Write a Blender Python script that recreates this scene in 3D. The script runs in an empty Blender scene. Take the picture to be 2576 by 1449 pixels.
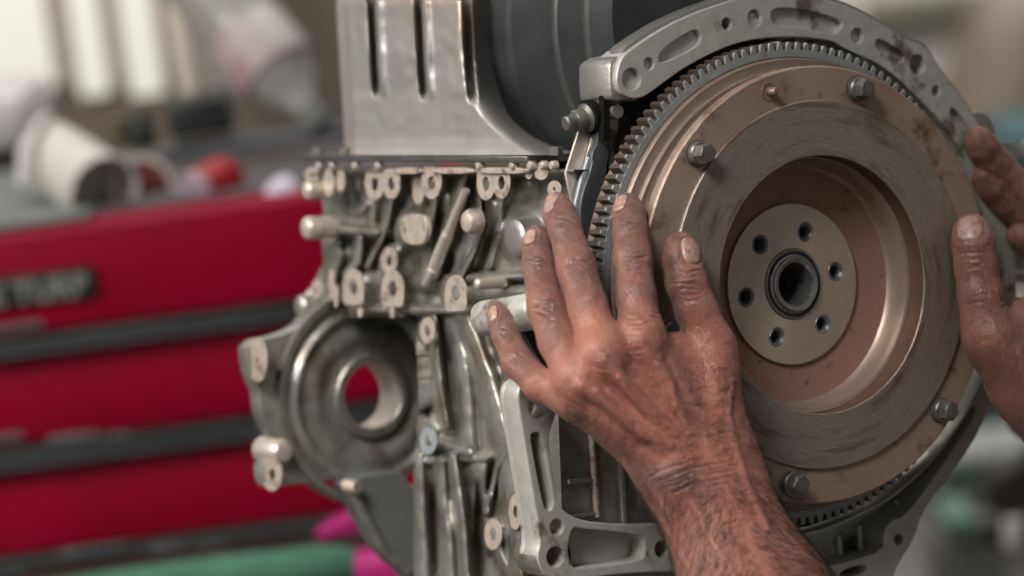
import bpy, bmesh, math, random
import numpy as np
from mathutils import Vector, Matrix, Euler, noise
R = math.radians
scene = bpy.context.scene
col = scene.collection
random.seed(7)

# ---------------------------------------------------------------- camera
PXW, PXH, FPX = 2576.0, 1449.0, 8000.0          # measured in the photograph's 2576 x 1449 display
DIST = 1.836                                     # metres from the lens to the flywheel hub
cd = bpy.data.cameras.new('camera'); cam = bpy.data.objects.new('camera', cd); col.objects.link(cam)
cd.sensor_width = 36.0; cd.lens = 36.0*FPX/PXW; cd.clip_start = 0.05; cd.clip_end = 60
cam.matrix_world = Matrix.Translation((0, 0, 1.45)) @ Matrix.Rotation(R(80), 4, 'X') @ Matrix.Rotation(R(-7.5), 4, 'Z')
scene.camera = cam
cd.dof.use_dof = True; cd.dof.focus_distance = 1.79; cd.dof.aperture_fstop = 4.2; cd.dof.aperture_blades = 0
CM = cam.matrix_world.copy(); CR = CM.to_3x3()

# ---------------------------------------------------------------- light
world = bpy.data.worlds.new('World'); scene.world = world; world.use_nodes = True
bg = world.node_tree.nodes['Background']; bg.inputs[0].default_value = (0.90, 0.90, 0.86, 1); bg.inputs[1].default_value = 0.21
def area(name, cpos, ctgt, sx, sy, power, colr):
    l = bpy.data.lights.new(name, 'AREA'); l.shape = 'RECTANGLE'; l.size = sx; l.size_y = sy; l.energy = power; l.color = colr
    o = bpy.data.objects.new(name, l); col.objects.link(o)
    p = CM @ Vector(cpos); t = CM @ Vector(ctgt)
    o.location = p; o.rotation_euler = (t-p).to_track_quat('-Z', 'Y').to_euler()
    return o
area('window_light', (-2.1, 1.0, -1.1), (0.05, 0, -1.75), 0.9, 1.3, 52, (1.0, 0.965, 0.91))
k_ = area('front_fill_light', (-0.80, 1.10, -0.35), (-0.15, -0.04, -1.72), 0.8, 0.7, 3.2, (1.0, 0.975, 0.94)); k_.data.spread = R(36)  # added fill from above-left of the camera, narrowed so the right stays darker
area('top_fill_light', (0.5, 2.0, -2.6), (0.1, 0, -1.85), 1.6, 1.0, 5, (0.95, 0.98, 1.0))  # added dim cool fill from overhead, out of view
area('background_fill', (-0.6, 2.2, -3.6), (-0.4, 0.1, -5.0), 2.0, 1.2, 42, (1.0, 0.98, 0.93))  # added out of view to brighten the background behind the cabinet
area('back_wall_fill', (1.0, 3.0, -6.6), (1.6, 0.2, -9.3), 2.5, 1.5, 190, (1.0, 0.98, 0.93))  # added out of view to brighten the grey back wall
scene.view_settings.view_transform = 'Standard'; scene.view_settings.look = 'None'
scene.view_settings.exposure = 0.0; scene.view_settings.gamma = 1.0
scene.render.engine = 'CYCLES'
scene.cycles.use_denoising = True
scene.cycles.max_bounces = 8

# ---------------------------------------------------------------- frames
def ray(u, v): return Vector(((u-PXW/2)/FPX, -(v-PXH/2)/FPX, -1.0))     # camera space, unit depth
def Wd(u, v, depth): return CM @ (ray(u, v)*depth)
def By(u, v, Y):                                                        # world plane y = Y
    d = CR @ ray(u, v); o = CM.translation; t = (Y-o.y)/d.y; return o + d*t
TH = R(32.5)
n_c = Vector((math.sin(TH), -0.015, math.cos(TH))).normalized()
up_c = Vector((-0.07, 1, 0)); up_c = (up_c - n_c*up_c.dot(n_c)).normalized()
a_c = up_c.cross(n_c)
O_c = ray(1990, 714.5)*DIST
EC = Matrix((a_c, up_c, n_c)).transposed()                              # engine -> camera rotation
ENG = CM @ Matrix.Translation(O_c) @ EC.to_4x4()                        # engine frame in the world
ECI = EC.transposed(); OL = ECI @ (-O_c)                                # lens position in the engine frame
def F3(u, v, c):                                                        # point on the engine plane z = c
    d = ECI @ ray(u, v); t = (c-OL.z)/d.z; return OL + d*t
def F(u, v, c=0.0): p = F3(u, v, c); return (p.x, p.y)
def S3(u, v, a):
    d = ECI @ ray(u, v); t = (a-OL.x)/d.x; return OL + d*t
def S(u, v, a): p = S3(u, v, a); return (p.z, p.y)
SIDE = Matrix(((0, 0, -1), (0, 1, 0), (1, 0, 0))).to_4x4()             # local x -> engine z, local z -> engine -x

# ---------------------------------------------------------------- materials
def mat(name, c1, c2=None, scale=40.0, metal=0.0, r1=0.5, r2=None, bump=0.0, bscale=200.0, dirt=None, dscale=20.0, damt=0.5,
        polar=False, aniso=0.0, stretch=(1, 1, 1), sss=0.0, detail=6.0, trans=0.0, emit=None, estr=0.0, coat=0.0):
    m = bpy.data.materials.new(name); m.use_nodes = True
    nt = m.node_tree; N = nt.nodes; L = nt.links
    b = N['Principled BSDF']
    tc = N.new('ShaderNodeTexCoord'); vec = tc.outputs['Object']
    if polar:
        sp = N.new('ShaderNodeSeparateXYZ'); L.new(vec, sp.inputs[0])
        le = N.new('ShaderNodeVectorMath'); le.operation = 'LENGTH'
        cb0 = N.new('ShaderNodeCombineXYZ'); L.new(sp.outputs[0], cb0.inputs[0]); L.new(sp.outputs[1], cb0.inputs[1]); L.new(cb0.outputs[0], le.inputs[0])
        nv = N.new('ShaderNodeVectorMath'); nv.operation = 'NORMALIZE'; L.new(cb0.outputs[0], nv.inputs[0])
        sc = N.new('ShaderNodeVectorMath'); sc.operation = 'SCALE'; L.new(nv.outputs[0], sc.inputs[0]); sc.inputs[3].default_value = polar
        cb = N.new('ShaderNodeCombineXYZ'); L.new(le.outputs['Value'], cb.inputs[2])
        ad = N.new('ShaderNodeVectorMath'); ad.operation = 'ADD'; L.new(sc.outputs[0], ad.inputs[0]); L.new(cb.outputs[0], ad.inputs[1])
        vec2 = ad.outputs[0]
    else:
        mp = N.new('ShaderNodeMapping'); mp.inputs['Scale'].default_value = stretch; L.new(vec, mp.inputs[0]); vec2 = mp.outputs[0]
    def nz(s, v, det=detail, ro=0.6):
        t = N.new('ShaderNodeTexNoise'); t.inputs['Scale'].default_value = s; t.inputs['Detail'].default_value = det; t.inputs['Roughness'].default_value = ro
        L.new(v, t.inputs['Vector']); return t.outputs['Fac']
    def ramp(f, lo, hi):
        r_ = N.new('ShaderNodeMapRange'); r_.inputs['From Min'].default_value = lo; r_.inputs['From Max'].default_value = hi; L.new(f, r_.inputs['Value']); return r_.outputs[0]
    def mix(f, A, B):
        x = N.new('ShaderNodeMix'); x.data_type = 'RGBA'; L.new(f, x.inputs[0])
        for k, q in ((6, A), (7, B)):
            if isinstance(q, tuple): x.inputs[k].default_value = (*q, 1)
            else: L.new(q, x.inputs[k])
        return x.outputs[2]
    base = c1
    f1 = nz(scale, vec2)
    if c2: base = mix(ramp(f1, 0.35, 0.65), c1, c2)
    if dirt:
        f2 = nz(dscale, vec2 if polar else vec, 8.0, 0.65); base = mix(ramp(f2, 0.62-0.25*damt, 0.66), base, dirt)
    if isinstance(base, tuple): b.inputs['Base Color'].default_value = (*base, 1)
    else: L.new(base, b.inputs['Base Color'])
    b.inputs['Metallic'].default_value = metal
    if r2 is not None:
        rr = N.new('ShaderNodeMapRange'); rr.inputs['From Min'].default_value = 0.3; rr.inputs['From Max'].default_value = 0.7
        rr.inputs['To Min'].default_value = r1; rr.inputs['To Max'].default_value = r2; L.new(f1, rr.inputs['Value']); L.new(rr.outputs[0], b.inputs['Roughness'])
    else: b.inputs['Roughness'].default_value = r1
    if bump:
        bp = N.new('ShaderNodeBump'); bp.inputs['Strength'].default_value = 1.0; bp.inputs['Distance'].default_value = bump
        L.new(nz(bscale, vec2, 5.0), bp.inputs['Height']); L.new(bp.outputs[0], b.inputs['Normal'])
    if aniso:
        b.inputs['Anisotropic'].default_value = aniso
        tg = N.new('ShaderNodeTangent'); tg.direction_type = 'RADIAL'; tg.axis = 'Z'; L.new(tg.outputs[0], b.inputs['Tangent'])
    if trans: b.inputs['Transmission Weight'].default_value = trans
    if coat: b.inputs['Coat Weight'].default_value = coat
    if emit: b.inputs['Emission Color'].default_value = (*emit, 1); b.inputs['Emission Strength'].default_value = estr
    return m
M = {}
M['alu'] = mat('machined_aluminium', (0.50, 0.48, 0.445), (0.41, 0.395, 0.365), 110, 0.4, 0.32, 0.5, 0.00016, 650, dirt=(0.15, 0.12, 0.095), dscale=34, damt=0.2)
M['alu_side'] = mat('cast_aluminium', (0.40, 0.38, 0.355), (0.30, 0.28, 0.26), 70, 0.8, 0.34, 0.5, 0.00025, 420, dirt=(0.18, 0.15, 0.12), dscale=30, damt=0.1)
M['block'] = mat('grimy_cast_block', (0.39, 0.375, 0.345), (0.21, 0.20, 0.18), 48, 0.6, 0.25, 0.44, 0.0005, 160, dirt=(0.13, 0.095, 0.06), dscale=26, damt=0.5)
M['blockd'] = mat('dark_cast_block', (0.13, 0.125, 0.11), (0.09, 0.085, 0.072), 35, 0.5, 0.45, 0.6, 0.0006, 120)
M['boss'] = mat('milled_boss_face', (0.60, 0.50, 0.42), (0.44, 0.365, 0.31), 160, 0.45, 0.30, 0.44, 0.0001, 300, dirt=(0.20, 0.155, 0.12), dscale=110, damt=0.3)
M['pan'] = mat('pressed_pan_aluminium', (0.43, 0.405, 0.385), (0.33, 0.31, 0.30), 22, 0.6, 0.34, 0.5, 0.0003, 90, dirt=(0.42, 0.30, 0.225), dscale=10, damt=0.3, stretch=(1, 0.4, 1))
M['black'] = mat('black_plastic', (0.014, 0.018, 0.017), (0.028, 0.033, 0.032), 14, 0.0, 0.5, 0.65, 0.001, 30)
M['void'] = mat('black_shade_and_rubber', (0.010, 0.010, 0.009), None, r1=0.7)  # plain black, stands for the shade in holes and gaps
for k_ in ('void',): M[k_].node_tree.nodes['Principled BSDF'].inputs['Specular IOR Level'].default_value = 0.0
M['black'].node_tree.nodes['Principled BSDF'].inputs['Specular IOR Level'].default_value = 0.25
M['gear'] = mat('grey_ring_gear_steel', (0.27, 0.285, 0.285), (0.22, 0.23, 0.23), 90, 0.3, 0.42, 0.55, 0.0001, 400, dirt=(0.26, 0.15, 0.10), dscale=140, damt=0.15)
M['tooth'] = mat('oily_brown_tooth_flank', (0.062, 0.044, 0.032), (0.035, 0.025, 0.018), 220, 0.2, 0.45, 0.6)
M['steelb'] = mat('tan_oxidised_steel', (0.25, 0.185, 0.145), (0.19, 0.14, 0.11), 500, 0.55, 0.42, 0.52, 0.0001, 900, polar=0.02)
M['flange'] = mat('rust_stained_steel', (0.36, 0.265, 0.21), (0.28, 0.185, 0.142), 22, 0.4, 0.42, 0.55, 0.00015, 700, dirt=(0.15, 0.07, 0.052), dscale=42, damt=0.36)
M['fric'] = mat('scored_friction_steel', (0.31, 0.245, 0.208), (0.205, 0.168, 0.148), 1300, 0.5, 0.34, 0.52, 0.00012, 900, dirt=(0.15, 0.095, 0.075), dscale=150, damt=0.4, polar=0.012, aniso=0.4)
M['rust'] = mat('rust_brown_dish', (0.29, 0.155, 0.11), (0.245, 0.13, 0.095), 500, 0.3, 0.42, 0.55, 0.00015, 1500, dirt=(0.13, 0.065, 0.045), dscale=130, damt=0.02)
M['wallrust_shade'] = mat('shaded_rust_wall', (0.12, 0.058, 0.04), (0.085, 0.042, 0.03), 200, 0.1, 0.65, 0.75, polar=0.02)  # rust colour taken darker to carry the shade in the recess
M['fillet'] = mat('turned_fillet_highlight', (0.36, 0.275, 0.22), (0.29, 0.22, 0.175), 300, 0.55, 0.38, 0.48, polar=0.01, aniso=0.4)  # steel colour lightened to carry the highlight along the curve
M['hub'] = mat('turned_hub_steel', (0.58, 0.48, 0.40), (0.50, 0.40, 0.325), 900, 0.7, 0.33, 0.42, 0.00004, 1500, dirt=(0.34, 0.18, 0.12), dscale=40, damt=0.25, polar=0.01, aniso=0.7)
M['bearing'] = mat('bearing_steel', (0.33, 0.32, 0.31), (0.25, 0.24, 0.235), 200, 0.85, 0.25, 0.35, aniso=0.5)
M['bearing2'] = mat('bearing_shield', (0.10, 0.085, 0.10), None, 200, 0.6, 0.35)
M['bolt'] = mat('zinc_grey_bolt', (0.19, 0.18, 0.165), (0.115, 0.105, 0.095), 160, 0.6, 0.36, 0.5, 0.00008, 600)
M['dark'] = mat('dark_coated_steel', (0.085, 0.095, 0.10), (0.06, 0.066, 0.07), 90, 0.5, 0.34, 0.45)
M['plate2'] = mat('pale_tin_shield', (0.62, 0.55, 0.50), (0.52, 0.46, 0.42), 60, 0.6, 0.34, 0.42)
M['bluegrey'] = mat('blue_grey_plate', (0.36, 0.40, 0.42), (0.28, 0.31, 0.33), 60, 0.4, 0.4, 0.5)

M['panfl'] = mat('pressed_flange_steel', (0.26, 0.245, 0.24), (0.16, 0.15, 0.145), 50, 0.8, 0.3, 0.4)
M['band'] = mat('worn_black_band', (0.055, 0.052, 0.048), (0.035, 0.035, 0.033), 50, 0.2, 0.4, 0.5)
M['darkgrey'] = mat('dark_grey_plastic', (0.15, 0.155, 0.15), (0.12, 0.125, 0.122), 20, 0.1, 0.45, 0.6)

# ---------------------------------------------------------------- builders
def tag(o, label=None, cat=None, group=None, kind=None):
    if label: o['label'] = label
    if cat: o['category'] = cat
    if group: o['group'] = group
    if kind: o['kind'] = kind
    return o
def empty(name, mw):
    o = bpy.data.objects.new(name, None); o.empty_display_size = 0.05; col.objects.link(o); o.matrix_world = mw; return o
def fin(me, ang=35):
    for p in me.polygons: p.use_smooth = True
    me.set_sharp_from_angle(angle=R(ang)); return me
def obj(name, me, m, parent=None, mx=None):
    o = bpy.data.objects.new(name, me); col.objects.link(o)
    if m is not None and len(me.materials) == 0: me.materials.append(m)
    if parent: o.parent = parent
    if mx is not None: o.matrix_local = mx
    return o
def from_bm(bm, ang=35, recalc=True):
    if recalc: bmesh.ops.recalc_face_normals(bm, faces=bm.faces)
    me = bpy.data.meshes.new('m'); bm.to_mesh(me); bm.free(); return fin(me, ang)
def lathe_bm(prof, seg=96, bm=None, mx=None):
    bm = bm or bmesh.new(); rings = []
    for r, z in prof:
        if r < 1e-6: rings.append([bm.verts.new((0, 0, z))])
        else: rings.append([bm.verts.new((r*math.cos(2*math.pi*i/seg), r*math.sin(2*math.pi*i/seg), z)) for i in range(seg)])
    for A, B in zip(rings, rings[1:]):
        for i in range(seg):
            j = (i+1) % seg
            if len(A) == 1 and len(B) == 1: continue
            if len(A) == 1: bm.faces.new((A[0], B[i], B[j]))
            elif len(B) == 1: bm.faces.new((A[i], A[j], B[0]))
            else: bm.faces.new((A[i], A[j], B[j], B[i]))
    if mx is not None:
        vs = [v for rg in rings for v in rg]; bmesh.ops.transform(bm, matrix=mx, verts=vs)
    return bm
def lathe(prof, seg=96, ang=35): return from_bm(lathe_bm(prof, seg), ang)
def rnd(pts, it=2, q=0.25):                                             # round the corners of an outline (Chaikin)
    for _ in range(it):
        out = []
        for i in range(len(pts)):
            a, b = pts[i], pts[(i+1) % len(pts)]
            out += [(a[0]*(1-q)+b[0]*q, a[1]*(1-q)+b[1]*q), (a[0]*q+b[0]*(1-q), a[1]*q+b[1]*(1-q))]
        pts = out
    return pts
def circ(cx, cy, r, n=28, ry=None): return [(cx+r*math.cos(2*math.pi*i/n), cy+(ry or r)*math.sin(2*math.pi*i/n)) for i in range(n)]
def plate_mesh(outer, holes, z1, thick, bev=0.0008, ang=35):            # outline with holes, front face at z1, extruded back
    cu = bpy.data.curves.new('c', 'CURVE'); cu.dimensions = '2D'; cu.fill_mode = 'BOTH'
    for pts in [outer]+list(holes):
        s = cu.splines.new('POLY'); s.points.add(len(pts)-1)
        for p, q in zip(s.points, pts): p.co = (q[0], q[1], 0, 1)
        s.use_cyclic_u = True
    cu.extrude = thick/2-bev; cu.bevel_depth = bev; cu.bevel_resolution = 1; cu.offset = -bev
    o = bpy.data.objects.new('tmp', cu); col.objects.link(o)
    dg = bpy.context.evaluated_depsgraph_get(); me = bpy.data.meshes.new_from_object(o.evaluated_get(dg))
    bpy.data.objects.remove(o); bpy.data.curves.remove(cu)
    me.transform(Matrix.Translation((0, 0, z1-thick/2))); me.materials.clear()
    return fin(me, ang)
def join(mes):
    bm = bmesh.new()
    for me in mes: bm.from_mesh(me)
    out = bpy.data.meshes.new('m'); bm.to_mesh(out); bm.free(); return fin(out)
def box_bm(bm, lo, hi, mx=None):
    vs = [bm.verts.new((x, y, z)) for x in (lo[0], hi[0]) for y in (lo[1], hi[1]) for z in (lo[2], hi[2])]
    for f in ((0, 1, 3, 2), (4, 6, 7, 5), (0, 4, 5, 1), (2, 3, 7, 6), (0, 2, 6, 4), (1, 5, 7, 3)): bm.faces.new([vs[i] for i in f])
    if mx is not None: bmesh.ops.transform(bm, matrix=mx, verts=vs)
    return vs
def box(lo, hi, bev=0.002, seg=2):
    bm = bmesh.new(); box_bm(bm, lo, hi)
    if bev: bmesh.ops.bevel(bm, geom=bm.edges[:], offset=bev, segments=seg, affect='EDGES', profile=0.5)
    return from_bm(bm, 40)
def tube(pts, rads, seg=16, bm=None, caps=True):
    own = bm is None; bm = bm or bmesh.new(); rings = []
    pts = [Vector(p) for p in pts]; prev = None
    for i, p in enumerate(pts):
        t = (pts[min(i+1, len(pts)-1)]-pts[max(i-1, 0)]).normalized()
        x = t.orthogonal().normalized() if prev is None else (prev-t*prev.dot(t)).normalized()
        prev = x; y = t.cross(x); r = rads[i] if hasattr(rads, '__len__') else rads
        rings.append([bm.verts.new(p+(x*math.cos(2*math.pi*k/seg)+y*math.sin(2*math.pi*k/seg))*r) for k in range(seg)])
    for A, B in zip(rings, rings[1:]):
        for k in range(seg): bm.faces.new((A[k], A[(k+1) % seg], B[(k+1) % seg], B[k]))
    if caps: bm.faces.new(rings[0][::-1]); bm.faces.new(rings[-1])
    return from_bm(bm) if own else bm
def hexprism(bm, r, z0, z1, mx=None):
    st = [(r*0.86, z1), (r, z1-0.0006), (r, z0)]; rings = []
    for rr, z in st: rings.append([bm.verts.new((rr*math.cos(R(60*i+12)), rr*math.sin(R(60*i+12)), z)) for i in range(6)])
    for A, B in zip(rings, rings[1:]):
        for i in range(6): bm.faces.new((A[i], B[i], B[(i+1) % 6], A[(i+1) % 6]))
    bm.faces.new(rings[0])
    if mx is not None: bmesh.ops.transform(bm, matrix=mx, verts=[v for g in rings for v in g])
# ================================================================ WORKSHOP BEHIND (seen far out of focus)
M['red'] = mat('red_painted_steel', (0.36, 0.0008, 0.032), (0.28, 0.0008, 0.022), 6, 0.0, 0.30, 0.42); M['red'].node_tree.nodes['Principled BSDF'].inputs['Specular IOR Level'].default_value = 0.22
M['trim'] = mat('black_drawer_trim', (0.020, 0.026, 0.025), (0.03, 0.036, 0.035), 14, 0.0, 0.35, 0.5)
M['wall'] = mat('brown_plaster_wall', (0.30, 0.245, 0.20), (0.25, 0.205, 0.165), 3, 0.0, 0.9)
M['wallg'] = mat('grey_workshop_wall', (0.50, 0.47, 0.43), (0.30, 0.285, 0.25), 1.3, 0.0, 0.9, detail=2)
M['floor'] = mat('concrete_floor', (0.20, 0.18, 0.175), (0.14, 0.13, 0.12), 2.0, 0.0, 0.6, 0.75)
M['pane'] = mat('daylit_window_pane', (0.6, 0.6, 0.55), None, r1=0.4, emit=(0.93, 0.92, 0.78), estr=0.62)
M['wframe'] = mat('beige_window_frame', (0.42, 0.35, 0.29), None, r1=0.6)
M['cloth'] = mat('off_white_cloth', (0.72, 0.67, 0.68), (0.62, 0.58, 0.58), 8, 0.0, 0.9)
M['matg'] = mat('grey_bench_mat', (0.20, 0.215, 0.205), (0.16, 0.17, 0.165), 8, 0.0, 0.7)
M['green'] = mat('sea_green_cloth', (0.032, 0.115, 0.068), (0.055, 0.165, 0.105), 24, 0.0, 0.8)
M['magenta'] = mat('magenta_plastic', (0.42, 0.012, 0.16), (0.32, 0.01, 0.11), 20, 0.0, 0.4, 0.5)
M['teal'] = mat('dark_teal_enamel', (0.008, 0.05, 0.06), None, r1=0.5)
M['white'] = mat('white_plastic', (0.74, 0.70, 0.66), (0.68, 0.65, 0.60), 12, 0.0, 0.35, 0.45)
M['slate'] = mat('slate_grey_plastic', (0.075, 0.085, 0.10), (0.06, 0.07, 0.08), 12, 0.0, 0.45, 0.55)
M['clear'] = mat('clear_bottle_plastic', (0.62, 0.60, 0.58), None, r1=0.28, trans=0.45)
M['label'] = mat('pink_and_white_label', (0.62, 0.60, 0.57), (0.50, 0.25, 0.30), 16, 0.0, 0.5, detail=1)
M['redcan'] = mat('bright_red_plastic', (0.42, 0.006, 0.012), None, r1=0.35)
M['iron'] = mat('rusty_brown_iron', (0.045, 0.035, 0.028), (0.03, 0.027, 0.024), 12, 0.3, 0.6)
M['scrap'] = mat('brown_scrap_metal', (0.16, 0.12, 0.09), (0.07, 0.06, 0.045), 6, 0.1, 0.7)
M['redjar'] = mat('dull_red_lid', (0.30, 0.09, 0.075), (0.22, 0.05, 0.045), 10, 0.0, 0.5)
M['lilac'] = mat('pale_lilac_plastic', (0.40, 0.30, 0.36), None, r1=0.4)
M['lilac2'] = mat('bluish_white_plastic', (0.62, 0.58, 0.70), None, r1=0.3)
M['slate2'] = mat('purple_grey_rubber', (0.095, 0.075, 0.085), (0.07, 0.06, 0.065), 12, 0.0, 0.6)
M['slate3'] = mat('worn_grey_label', (0.16, 0.17, 0.18), (0.09, 0.10, 0.105), 30, 0.0, 0.4)
M['cream'] = mat('cream_tube_card', (0.85, 0.74, 0.62), None, r1=0.4)
M['sheet'] = mat('pale_grey_board', (0.46, 0.43, 0.41), (0.42, 0.39, 0.37), 2, 0.0, 0.8)
M['wframe2'] = mat('pale_grey_table_edge', (0.26, 0.27, 0.26), None, r1=0.6)
M['greenp'] = mat('muted_green_paint', (0.075, 0.17, 0.125), None, r1=0.6)
M['floorish'] = mat('grey_concrete_block', (0.16, 0.155, 0.15), (0.11, 0.11, 0.10), 8, 0.0, 0.8)
M['beam'] = mat('olive_brown_beam', (0.10, 0.095, 0.07), None, r1=0.8)
def wbox(name, u0, v0, u1, v1, Y, dp, m, parent=None, bev=0.004):
    """world-aligned box whose front face, on the plane y = Y, spans the given corners"""
    a = By((u0+u1)/2, v0, Y); b = By((u0+u1)/2, v1, Y); l = By(u0, (v0+v1)/2, Y); r = By(u1, (v0+v1)/2, Y)
    return obj(name, box((l.x, Y, min(a.z, b.z)), (r.x, Y+dp, max(a.z, b.z)), bev), M[m], parent)
def thing(name, label, cat, group=None): return tag(empty(name, Matrix.Identity(4)), label, cat, group)
fl = obj('floor', from_bm((lambda bm: (box_bm(bm, (-12, -3, -0.1), (14, 16, 0.0)), bm)[1])(bmesh.new())), M['floor']); tag(fl, kind='structure')
wl = wbox('wall', -1500, -2200, 1500, 1200, 4.6, 0.15, 'wall'); tag(wl, kind='structure')
bw = obj('back_wall', box((-9, 9.0, 0), (12, 9.2, 5.5), 0), M['wallg']); tag(bw, kind='structure')
# window with upright bars, left
win = thing('window', 'bright daylit window with beige upright bars behind the red tool cabinet', 'window')
wbox('frame', -700, -700, 420, 262, 4.58, 0.03, 'wframe', win)
for (a, b) in ((-620, -330), (-300, 78), (134, 214), (262, 352)):
    wbox('pane', a, -660, b, 250, 4.565, 0.01, 'pane', win)
# red tool cabinet
TY = 2.85
cab = thing('tool_cabinet', 'red steel tool cabinet with black drawer trims and dark name badge', 'tool cabinet')
tz = By(400, 535, TY).z; xl = By(-420, 700, TY).x; xr = By(1180, 700, TY).x
obj('carcass', box((xl, TY+0.012, 0.10), (xr, TY+0.46, tz), 0.006), M['red'], cab)
lv = [(545, 795), (851, 1071), (1135, 1347), (1402, 1640)]
for (a, b) in lv:
    z1, z0 = By(400, a, TY).z, By(400, b, TY).z
    d = obj('drawer', box((xl+0.004, TY, z0), (xr-0.004, TY+0.011, z1), 0.004), M['red'], cab)
for (a, b) in ((799, 848), (1076, 1130), (1350, 1399)):
    z1, z0 = By(400, a, TY).z, By(400, b, TY).z
    t = obj('drawer_trim', box((xl+0.002, TY-0.012, z0), (xr-0.002, TY+0.010, z1), 0.005), M['trim'], cab)
    obj('pull_lip', box((xl+0.004, TY-0.02, z0+0.002), (xr-0.004, TY-0.013, z0+0.006), 0.002), M['slate'], t)
for (u0, u1, b) in ((-60, 110, 824), (-80, 60, 1104), (120, 250, 1100), (262, 330, 1098), (640, 700, 1090), (712, 755, 1088), (150, 320, 1384), (380, 470, 1376), (500, 570, 1374), (600, 660, 1370), (760, 840, 1366)):
    zc = By((u0+u1)/2, b, TY).z+(By(400, 836, TY).z-By((u0+u1)/2, 836, TY).z)*0
    wbox('drawer_label', u0, b-9, u1, b+9, TY-0.0145, 0.002, 'slate3', t, 0.0005)
bz1, bz0 = By(120, 682, TY).z, By(120, 760, TY).z
bd = obj('badge', box((By(-240, 720, TY).x, TY-0.006, bz0), (By(243, 720, TY).x, TY-0.001, bz1), 0.002), M['trim'], cab)
cu = bpy.data.curves.new('t', 'FONT'); cu.body = 'E TURB'; cu.size = (bz1-bz0)*0.95; cu.extrude = 0.001; cu.offset = 0.0012; cu.align_x = 'RIGHT'; cu.space_character = 1.05
to = bpy.data.objects.new('tmp', cu); col.objects.link(to); me = bpy.data.meshes.new_from_object(to.evaluated_get(bpy.context.evaluated_depsgraph_get())); bpy.data.objects.remove(to); me.materials.clear()
M['let'] = mat('pale_grey_lettering', (0.25, 0.26, 0.24), None, r1=0.5)
obj('lettering', me, M['let'], bd, Matrix.Translation((By(228, 730, TY).x, TY-0.0075, bz0+0.004)) @ Matrix.Rotation(R(90), 4, 'X'))
for x in (xl+0.1, xr-0.1):
    obj('castor', lathe([(0, -0.02), (0.045, -0.02), (0.05, -0.01), (0.05, 0.01), (0.045, 0.02), (0, 0.02)], 24), M['trim'], cab, Matrix.Translation((x, TY+0.2, 0.05)) @ Matrix.Rotation(R(90), 4, 'Y'))
# things standing on the cabinet
o = obj('bench_mat', box((xl+0.01, TY+0.012, tz), (By(215, 500, TY).x, TY+0.44, tz+0.007), 0.002), M['matg']); tag(o, 'grey rubber mat at the left end of the red cabinet top', 'mat')
o = obj('rubber_liner', box((By(216, 500, TY).x, TY+0.035, tz), (xr-0.01, TY+0.44, tz+0.005), 0.002), M['slate2']); tag(o, 'dark purple-grey liner under the jars on the red cabinet top', 'liner')
def on_top(o, lift=0.0):
    bpy.context.view_layer.update()
    return o
wc = wbox('cloth_pile', -500, 262, 80, 425, 3.28, 0.25, 'cloth', None, 0.03); tag(wc, 'heap of off-white cloth below the bright window', 'cloth')
wbk = wbox('side_shelf', -500, 425, 110, 470, 3.27, 0.3, 'iron'); tag(wbk, 'dark brown shelf edge under the off-white cloth', 'shelf')
def wlathe(name, prof, p, axis, m, parent=None, seg=48):
    q = Vector(axis).to_track_quat('Z', 'Y').to_matrix().to_4x4()
    return obj(name, lathe(prof, seg, 50), M[m], parent, Matrix.Translation(p) @ q)
jug = thing('plastic_jug', 'white plastic jug lying open-mouthed at the left end of the cabinet', 'jug')
p = By(262, 482, 2.92); pb = By(118, 385, 3.03); ax = (p-pb)
L_ = ax.length
wlathe('body', [(0, -0.012), (0.026, -0.008), (0.033, 0.004), (0.0345, L_*0.5), (0.0345, L_-0.004), (0.0355, L_), (0.0335, L_+0.002), (0.032, L_-0.004), (0.031, L_-0.035), (0, L_-0.045)], pb, ax, 'white', jug)
obj('highlight_tube', tube([By(120, 292, 3.03), By(92, 318, 2.99), By(62, 400, 2.96), By(52, 470, 2.94)], 0.005, 14), M['white'], jug)  # white tube put in for the highlight down the jug's left edge
j2 = thing('red_lidded_jar', 'round pinkish-red jar with a pale ring beside the white jug', 'jar')
p = By(356, 470, 2.96); wlathe('jar_body', [(0, -0.03), (0.026, -0.03), (0.028, -0.02), (0.028, 0.0), (0.022, 0.004), (0, 0.004)], p, (0.35, -1, 0.15), 'redjar', j2)
wlathe('rim', [(0.0245, -0.002), (0.030, -0.002), (0.030, 0.006), (0.0245, 0.006)], p, (0.35, -1, 0.15), 'white', j2)
rc = thing('red_can', 'small bright red can lying aslant with a pale end', 'can')
a, b = By(575, 448, 2.94), By(480, 495, 2.90)
wlathe('can_body', [(0, 0), (0.021, 0), (0.022, 0.002), (0.022, (b-a).length*0.8), (0, (b-a).length*0.8)], a, b-a, 'redcan', rc)
wlathe('end_cap', [(0.020, 0), (0.022, 0.002), (0.0205, 0.008), (0, 0.010)], a+(b-a)*0.8, b-a, 'lilac', rc)
ws = wlathe('white_cup', [(0, 0), (0.020, 0.001), (0.022, 0.01), (0.018, 0.028), (0.016, 0.028), (0.0, 0.012)], By(745, 484, 2.90), (-1, -0.5, -0.45), 'lilac2'); tag(ws, 'small whitish cup lying at the right of the red can', 'cup')
tr = wbox('parts_tray', 395, 345, 960, 402, 3.2, 0.06, 'slate'); tag(tr, 'long slate-grey plastic tray along the back of the cabinet', 'tray')
tr2 = wbox('tool_case', 606, 400, 990, 466, 3.14, 0.05, 'trim'); tag(tr2, 'flat near-black tool case below the slate-grey tray', 'case')
bb = wbox('black_box', 420, 250, 582, 346, 3.22, 0.1, 'trim'); tag(bb, 'square black box standing on the slate-grey tray', 'box')
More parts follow.
